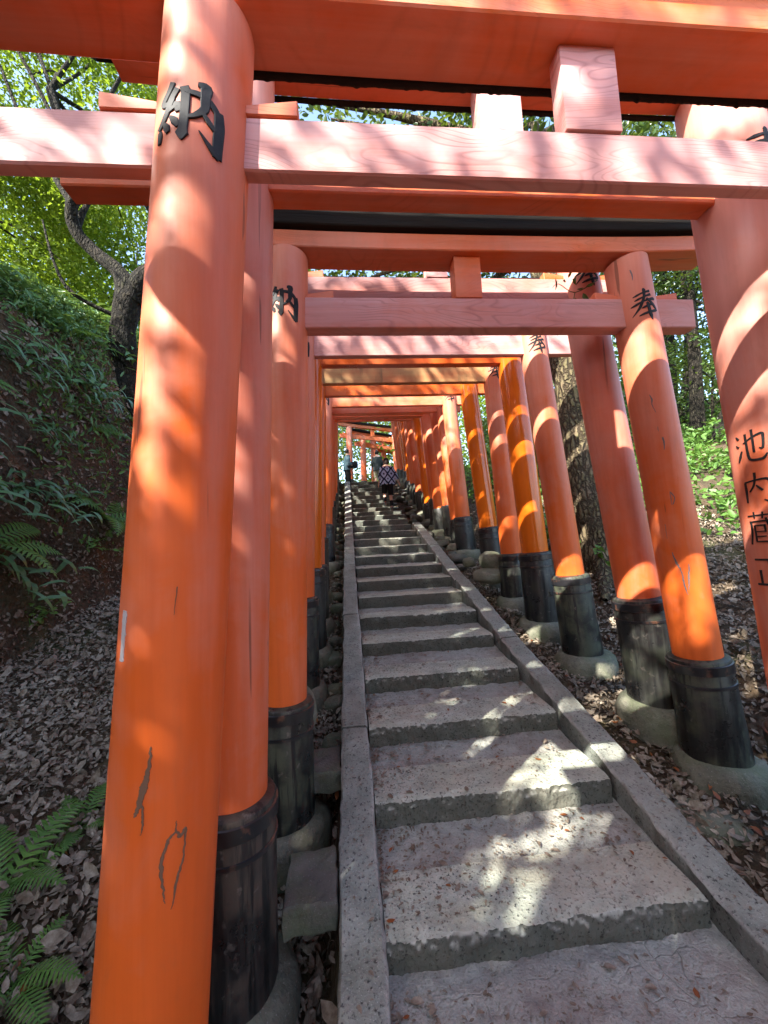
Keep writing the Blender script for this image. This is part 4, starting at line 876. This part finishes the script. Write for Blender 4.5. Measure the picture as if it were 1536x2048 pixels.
# shrubs of the grove
for j, (x, y, z, s) in enumerate([(6.3, 9.5, 2.2, 1.2), (8.2, 11.5, 3.0, 1.5), (5.2, 11.8, 2.4, 1.2), (9.5, 9.0, 3.6, 1.5), (4.6, 9.6, 1.9, .9)]):
    g = ground(x, y); tree(['broad shrub under the slim trunks on the right', 'tall shrub behind the right hand grove', 'shrub seen between the right row of pillars', 'leafy shrub at the far right of the slope', 'low shrub just outside the right row of pillars'][j],
        [(x, y, g-.1), (x, y, g+.5*s), (x+.1, y, g+s)], [.05, .035, .02], (x, y, g+z*.5, s, s, z*.42), 3500, 0.10, L_ever, BARK2, 80+j, 30, 10, name='shrub', csz=0.35)
# unseen crowns added beside and behind the viewer to shade path, bank and beam
tree('added unseen evergreen tree on the left bank crest, shading the slope', [(-7.2, 1.0, 2.6), (-6.9, 1.2, 5), (-6.2, 1.6, 7.6), (-5.6, 2.0, 9.2)], [.3, .26, .2, .12], (-6.2, 0.0, 9.8, 3.0, 2.6, 1.0), 6000, 0.15, L_ever, BARK2, 97, 90, 18, name='evergreen_tree')
tree('added unseen evergreen tree behind the viewer, set to dapple the nearest tie beam', [(-6.2, -4.5, 1.5), (-5.8, -4.2, 4), (-5.0, -3.8, 6.2), (-4.2, -3.5, 7.5)], [.3, .26, .2, .12], (-3.3, -3.3, 8.2, 2.3, 1.3, 0.8), 2000, 0.12, L_ever, BARK2, 98, 46, 12, name='evergreen_tree', csz=0.4)
tree('added unseen evergreen tree on the left bank, boughs set to shade the middle steps', [(-8.2, -1.0, 2.8), (-7.6, -.6, 4.5), (-6.6, 0.2, 6.2)], [.25, .2, .15], (-5.2, 0.2, 6.8, 1.2, 2.2, 0.7), 12000, 0.14, L_ever, BARK2, 99, 80, 16, name='evergreen_tree')
tree('added unseen evergreen shrub tree behind the viewer, set to shade the near treads', [(-6.8, -2.6, 2.6), (-6.2, -2.4, 4.0), (-5.4, -2.1, 5.2)], [.2, .16, .1], (-4.55, -1.9, 5.28, 0.78, 2.2, 0.42), 11000, 0.12, L_ever, BARK2, 101, 70, 16, name='evergreen_tree', csz=0.28)
# woods closing the view
def woods(name, label, cen, rad3, n, leaf, seed, mat, gaps=0.0):
    rng = np.random.default_rng(seed); K = rng.normal(size=(240, 3)); K /= np.linalg.norm(K, axis=1)[:, None]; K *= rng.uniform(.3, 1, (240, 1))**.5; K = K*np.array(rad3)+np.array(cen)
    C = K[rng.integers(0, 240, n)]+rng.normal(size=(n, 3))*np.array([1.0, 1.0, .6]); C = C[C[:, 2] > 0.5]; n = len(C)
    Vv, Ff = leaf_arrays(C, rng.uniform(leaf*.6, leaf*1.3, n), rng, np.tile([0, 0, 1.0], (n, 1)), 0.3, 0.6, 0.1); tag(link(name, np_mesh(name, Vv, Ff), mat), label, kind='stuff')
woods('woodland', 'pale green woodland close behind the left bank', (-13, 15, 7), (6, 7, 7), 34000, 0.17, 5, L_maple)
woods('woodland', 'bright green leaves glimpsed between the right row of pillars', (6.5, 18, 5), (4, 4, 5), 22000, 0.16, 6, L_maple)
woods('woodland', 'hazy green woodland beyond the left bank', (-20, 24, 7), (14, 12, 8), 30000, 0.26, 1, L_far)
woods('woodland', 'bright green woodland beyond the top landing', (0, 27, 6), (9, 4, 6), 42000, 0.24, 2, L_far)
woods('woodland', 'dark green woodland behind the right hand grove', (17, 20, 6), (9, 12, 6), 30000, 0.26, 3, L_far)
# twig hanging in front of the fourth gate
A = Acc(); tw = [at(1195, 560, 2.5), at(1150, 585, 2.48), at(1118, 568, 2.46), at(1105, 575, 2.45)]; base = tw[0]
A.tube([p-base for p in tw], [.004, .003, .002, .0015], 5, 0, 4)
tw2 = [tw[1], at(1140, 620, 2.47), at(1112, 640, 2.46), at(1105, 665, 2.46)]; A.tube([p-base for p in tw2], [.003, .0025, .002, .001], 5, 0, 4)
C = []
for px, py in ((1150, 560), (1165, 545), (1180, 570), (1130, 560), (1112, 568), (1172, 595), (1188, 550), (1150, 600), (1125, 632), (1108, 650), (1115, 668), (1160, 578), (1140, 548), (1190, 600)): C.append(tuple(at(px, py, 2.47)-base))
Vv, Ff = leaf_arrays(np.array(C), RNG.uniform(.05, .085, len(C)), RNG, None, 0, 0.42, 0.1); A.add([tuple(v) for v in Vv], [tuple(f) for f in Ff])
o = link('leafy_twig', A.mesh('twig', False), L_ever, None, base); tag(o, 'thin leafy twig hanging in front of the fourth gate pillar', 'twig')

# ---------------------------------------------------------------- people
def cloth(name, c, rough=0.85):
    M = NT(name); f = M.noise(M.coord('World'), 40, 3); M.set(M.mix(M.math('MULTIPLY', f, .35), c, tuple(x*.5 for x in c)), rough, .2); return M.m
SKIN = simple('skin', (0.48, 0.29, 0.21), 0.55); HAIR = cloth('dark_hair', (0.018, 0.012, 0.01), .5); BLACK = cloth('black_cloth', (0.012, 0.012, 0.014)); GREYJ = cloth('charcoal_jacket', (0.035, 0.045, 0.045))
BLUEG = cloth('blue_grey_shirt', (0.10, 0.17, 0.20)); BEIGE = cloth('beige_shorts', (0.30, 0.27, 0.20)); SHOE = cloth('grey_shoes', (0.20, 0.20, 0.21)); WHITE = cloth('white_sock', (0.55, 0.53, 0.52))
M = NT('blue_ikat_cloth'); ck = M.coord('Object', (1, 1, 1)); sx = M.n('ShaderNodeSeparateXYZ'); M.l(ck, sx.inputs[0])
tri = lambda v, s: M.math('ABSOLUTE', M.math('SUBTRACT', M.math('FRACT', M.math('MULTIPLY', v, s)), 0.5))
nz_ = M.math('MULTIPLY', M.noise(ck, 18, 2), 0.18); dsum = M.math('ADD', M.math('ADD', tri(sx.outputs[0], 5.0), tri(sx.outputs[2], 3.6)), nz_)
pt = M.ramp(M.math('FRACT', M.math('MULTIPLY', dsum, 2.0)), 0.42, 0.5)
M.set(M.mix(pt, (0.01, 0.018, 0.055), (0.36, 0.46, 0.66)), .85, .2); IKAT = M.m
def skin_obj(name, verts, edges, radii, mat, parent, sub=2, rootv=0):
    me = bpy.data.meshes.new(name); me.from_pydata([tuple(v) for v in verts], edges, []); o = link(name, me, mat, parent)
    sk = o.modifiers.new('skin', 'SKIN'); sk.use_smooth_shade = True
    lay = me.skin_vertices[0] if me.skin_vertices else None
    if lay is None:
        bm = bmesh.new(); bm.from_mesh(me); bm.verts.layers.skin.verify(); bm.to_mesh(me); bm.free(); lay = me.skin_vertices[0]
    for i, r in enumerate(radii):
        lay.data[i].radius = (r, r) if not isinstance(r, tuple) else r; lay.data[i].use_root = (i == rootv)
    ss = o.modifiers.new('sub', 'SUBSURF'); ss.levels = sub; ss.render_levels = sub; return o
def person(label, loc, H, heading, pose, top_mat, leg_mat, sleeve=0.6, garment='shirt'):
    k = H/1.7; root = tag(empty('person', loc, (0, 0, heading)), label, 'person')
    S = lambda x, y, z: Vector((x*k, y*k, z*k))
    V = [S(0, 0, .95), S(0, .01, 1.12), S(0, .03, 1.32), S(0, .03, 1.43), S(0, .04, 1.50), S(0, .06, 1.60), S(0, .06, 1.67)]
    R = [(.15, .11), (.13, .10), (.16, .11), (.10, .08), .05, (.075, .088), (.06, .07)]; E_ = [(0, 1), (1, 2), (2, 3), (3, 4), (4, 5), (5, 6)]
    R = [tuple(a*k for a in r) if isinstance(r, tuple) else r*k for r in R]
    def chain(start, pts, rs):
        p = start
        for q, r in zip(pts, rs): V.append(q); R.append(r*k); E_.append((p, len(V)-1)); p = len(V)-1
        return p
    for s in (-1, 1):
        lg = pose['leg'][0 if s < 0 else 1]; kn, an, to = lg
        chain(0, [S(.09*s, 0, .90), S(.09*s+kn[0], kn[1], kn[2]), S(.09*s+an[0], an[1], an[2]), S(.09*s+to[0], to[1], to[2])], [.085, .06, .042, .035])
        ar = pose['arm'][0 if s < 0 else 1]; el, wr = ar
        e = chain(3, [S(.17*s, .03, 1.40), S(.17*s+el[0]*s, el[1], el[2]), S(.17*s+wr[0]*s, wr[1], wr[2])], [.055, .042, .028])
        wv = V[e]; d = (wv-V[e-1]).normalized(); side = Vector((0, 1, 0)) - d*d.y; side.normalize(); pm_ = wv+d*.07*k
        pe = chain(e, [pm_], [.026])
        for q, (o_, l_) in enumerate(((-.030, .060), (-.010, .075), (.010, .070), (.028, .055))):
            chain(pe, [pm_+side*o_*k+d*.02*k, pm_+side*o_*k+d*l_*k+Vector((-s*.012*k, 0, 0))], [.010, .007])
        chain(e, [wv+side*.035*k+d*.03*k, wv+side*.045*k+d*.065*k], [.011, .008])
    body = skin_obj('body', V, E_, R, SKIN, root)
    # head detail: nose, ears
    nb = bmesh.new()
    for (x, y, z, a, b, c_) in ((0, .150, 1.595, .012, .018, .020), (-.078, .06, 1.60, .010, .018, .028), (.078, .06, 1.60, .010, .018, .028)):
        r_ = bmesh.ops.create_icosphere(nb, subdivisions=1, radius=1)
        for v in r_['verts']: v.co = S(x+v.co.x*a, y+v.co.y*b, z+v.co.z*c_)
    link('face_features', bm_mesh(nb, 'features', True), SKIN, root)
    hb = bmesh.new(); r_ = bmesh.ops.create_icosphere(hb, subdivisions=3, radius=1)
    for v in r_['verts']:
        c_ = v.co.copy(); rr3 = 1+0.05*noise.noise(c_*4); zz = c_.z*.115 if c_.z > 0 else c_.z*pose.get('hair', .12); y = c_.y*.108-.012
        if c_.y > .35 and c_.z < .45: y = .35*.108-.012
        v.co = S(c_.x*.095*rr3, .055+y*rr3, 1.625+zz)
    link('hair', bm_mesh(hb, 'hair', True), HAIR, root)
    # torso garment: a closed ring loft
    prof = pose['top']; seg = 20; Vv = []; Ff = []
    for (z, hw, hd, yc) in prof:
        for i in range(seg):
            a = 2*math.pi*i/seg; wr_ = 1+0.05*noise.noise(Vector((math.cos(a)*3, math.sin(a)*3, z*7))); Vv.append(tuple(S(math.cos(a)*hw*wr_, yc+math.sin(a)*hd*wr_, z)))
    for j in range(len(prof)-1):
        for i in range(seg): Ff.append((j*seg+i, j*seg+(i+1) % seg, (j+1)*seg+(i+1) % seg, (j+1)*seg+i))
    me = bpy.data.meshes.new('g'); me.from_pydata(Vv, [], Ff); me.polygons.foreach_set('use_smooth', [True]*len(Ff))
    link(garment, me, top_mat, root)
    A = Acc()
    for s in (-1, 1):
        el, wr = pose['arm'][0 if s < 0 else 1]; a = S(.13*s, .03, 1.41); b = S(.17*s+el[0]*s, el[1], el[2]); c_ = S(.17*s+wr[0]*s, wr[1], wr[2]); t = sleeve
        pts = [a, a.lerp(b, .5), b, b.lerp(c_, max(0.02, (t-.5)*2))]; A.tube(pts, [.085*k, .075*k, .066*k, .062*k], 12, .1, 3)
    link('sleeve', A.mesh('sleeve'), top_mat, root)
    A = Acc()
    for s in (-1, 1):
        kn, an, to = pose['leg'][0 if s < 0 else 1]; a = S(.085*s, 0, .96); b = S(.09*s+kn[0], kn[1], kn[2]); c_ = S(.09*s+an[0], an[1], an[2]); f = pose.get('trouser', 1)
        pts = [a, a.lerp(b, .5), b]+([b.lerp(c_, .5), c_] if f >= 1 else []); rs = [.115, .10, .085]+([.07, .062] if f >= 1 else [])
        A.tube(pts, [x*k for x in rs], 12, .08, 3)
    link('trousers', A.mesh('trousers'), leg_mat, root)
    A = Acc(); B_ = Acc()
    for s in (-1, 1):
        kn, an, to = pose['leg'][0 if s < 0 else 1]; c_ = S(.09*s+an[0], an[1], an[2]); t_ = S(.09*s+to[0], to[1], to[2])
        A.tube([c_+S(0, -.07, -.035), c_+S(0, -.03, -.02), c_.lerp(t_, .5)+S(0, 0, 0), t_+S(0, .03, -.005), t_+S(0, .06, -.015)], [.03*k, .05*k, .05*k, .045*k, .02*k], 10, 0, 3)
        b = S(.09*s+kn[0], kn[1], kn[2]); B_.tube([b.lerp(c_, .45), b.lerp(c_, .9)], [.055*k, .048*k], 10)
    link('shoe', A.mesh('shoe'), SHOE, root)
    if pose.get('socks'): link('sock', B_.mesh('sock'), pose['socks'], root)
    return root, S
kz = 17
walk = dict(leg=[((0, .16, .60), (0, .05, .25), (0, .16, .20)), ((0, .02, .50), (0, -.08, .09), (0, .04, .04))], arm=[((.06, -.04, 1.12), (.10, .06, .90)), ((.10, -.05, 1.13), (.20, .0, .90))],
    top=[(.84, .27, .18, 0), (.98, .255, .175, 0), (1.15, .235, .16, .01), (1.30, .225, .145, .02), (1.40, .18, .11, .03), (1.455, .09, .07, .035)], hair=.19, trouser=0, socks=BLACK)
pw = at(778, 1017, 10.05)
woman, S_ = person('person in a loose blue and white patterned shirt climbing the steps', (pw.x, 10.12, s_of(10.35)-0.14+.02), 1.40, 0.05, walk, IKAT, BLACK, 0.75)
still = dict(leg=[((0, .02, .50), (0, 0, .09), (0, .12, .04)), ((.01, .05, .50), (.02, .06, .09), (.04, .18, .04))], arm=[((.05, .02, 1.12), (.03, .16, .98)), ((.05, .02, 1.12), (.03, .16, .98))],
    top=[(.78, .20, .16, 0), (.95, .19, .15, 0), (1.15, .185, .14, .01), (1.30, .20, .14, .02), (1.40, .18, .11, .03), (1.455, .08, .07, .035)], hair=.10, trouser=1)
pm2 = at(696, 985, 15.0)
person('person in a blue grey shirt standing sideways on the landing at left', (pm2.x, 15.2, s_of(15.2)), 1.55, -1.25, still, BLUEG, BLACK, 0.9)
pm3 = at(757, 985, 15.9)
st3 = dict(still); st3['trouser'] = 0
person('person in a dark jacket partly hidden behind the patterned shirt', (pm3.x, 15.9, s_of(15.9)), 1.60, -0.35, st3, GREYJ, BEIGE, 0.95, 'jacket')
bb = bmesh.new(); box_bm(bb, -.17, .17, -.09, .09, -.12, .12, .03)
bag = link('shoulder_bag', bm_mesh(bb, 'bag', True, 40), BLACK, None, (pm2.x+.27, 15.15, s_of(15)+.93)); tag(bag, 'black camera bag held in front of the person at left', 'bag')
A = Acc(); A.tube([Vector((-.16, 0, .1)), Vector((-.20, 0, .35)), Vector((-.24, .02, .50))], [.012]*3, 6); link('strap', A.mesh('strap'), BLACK, bag)
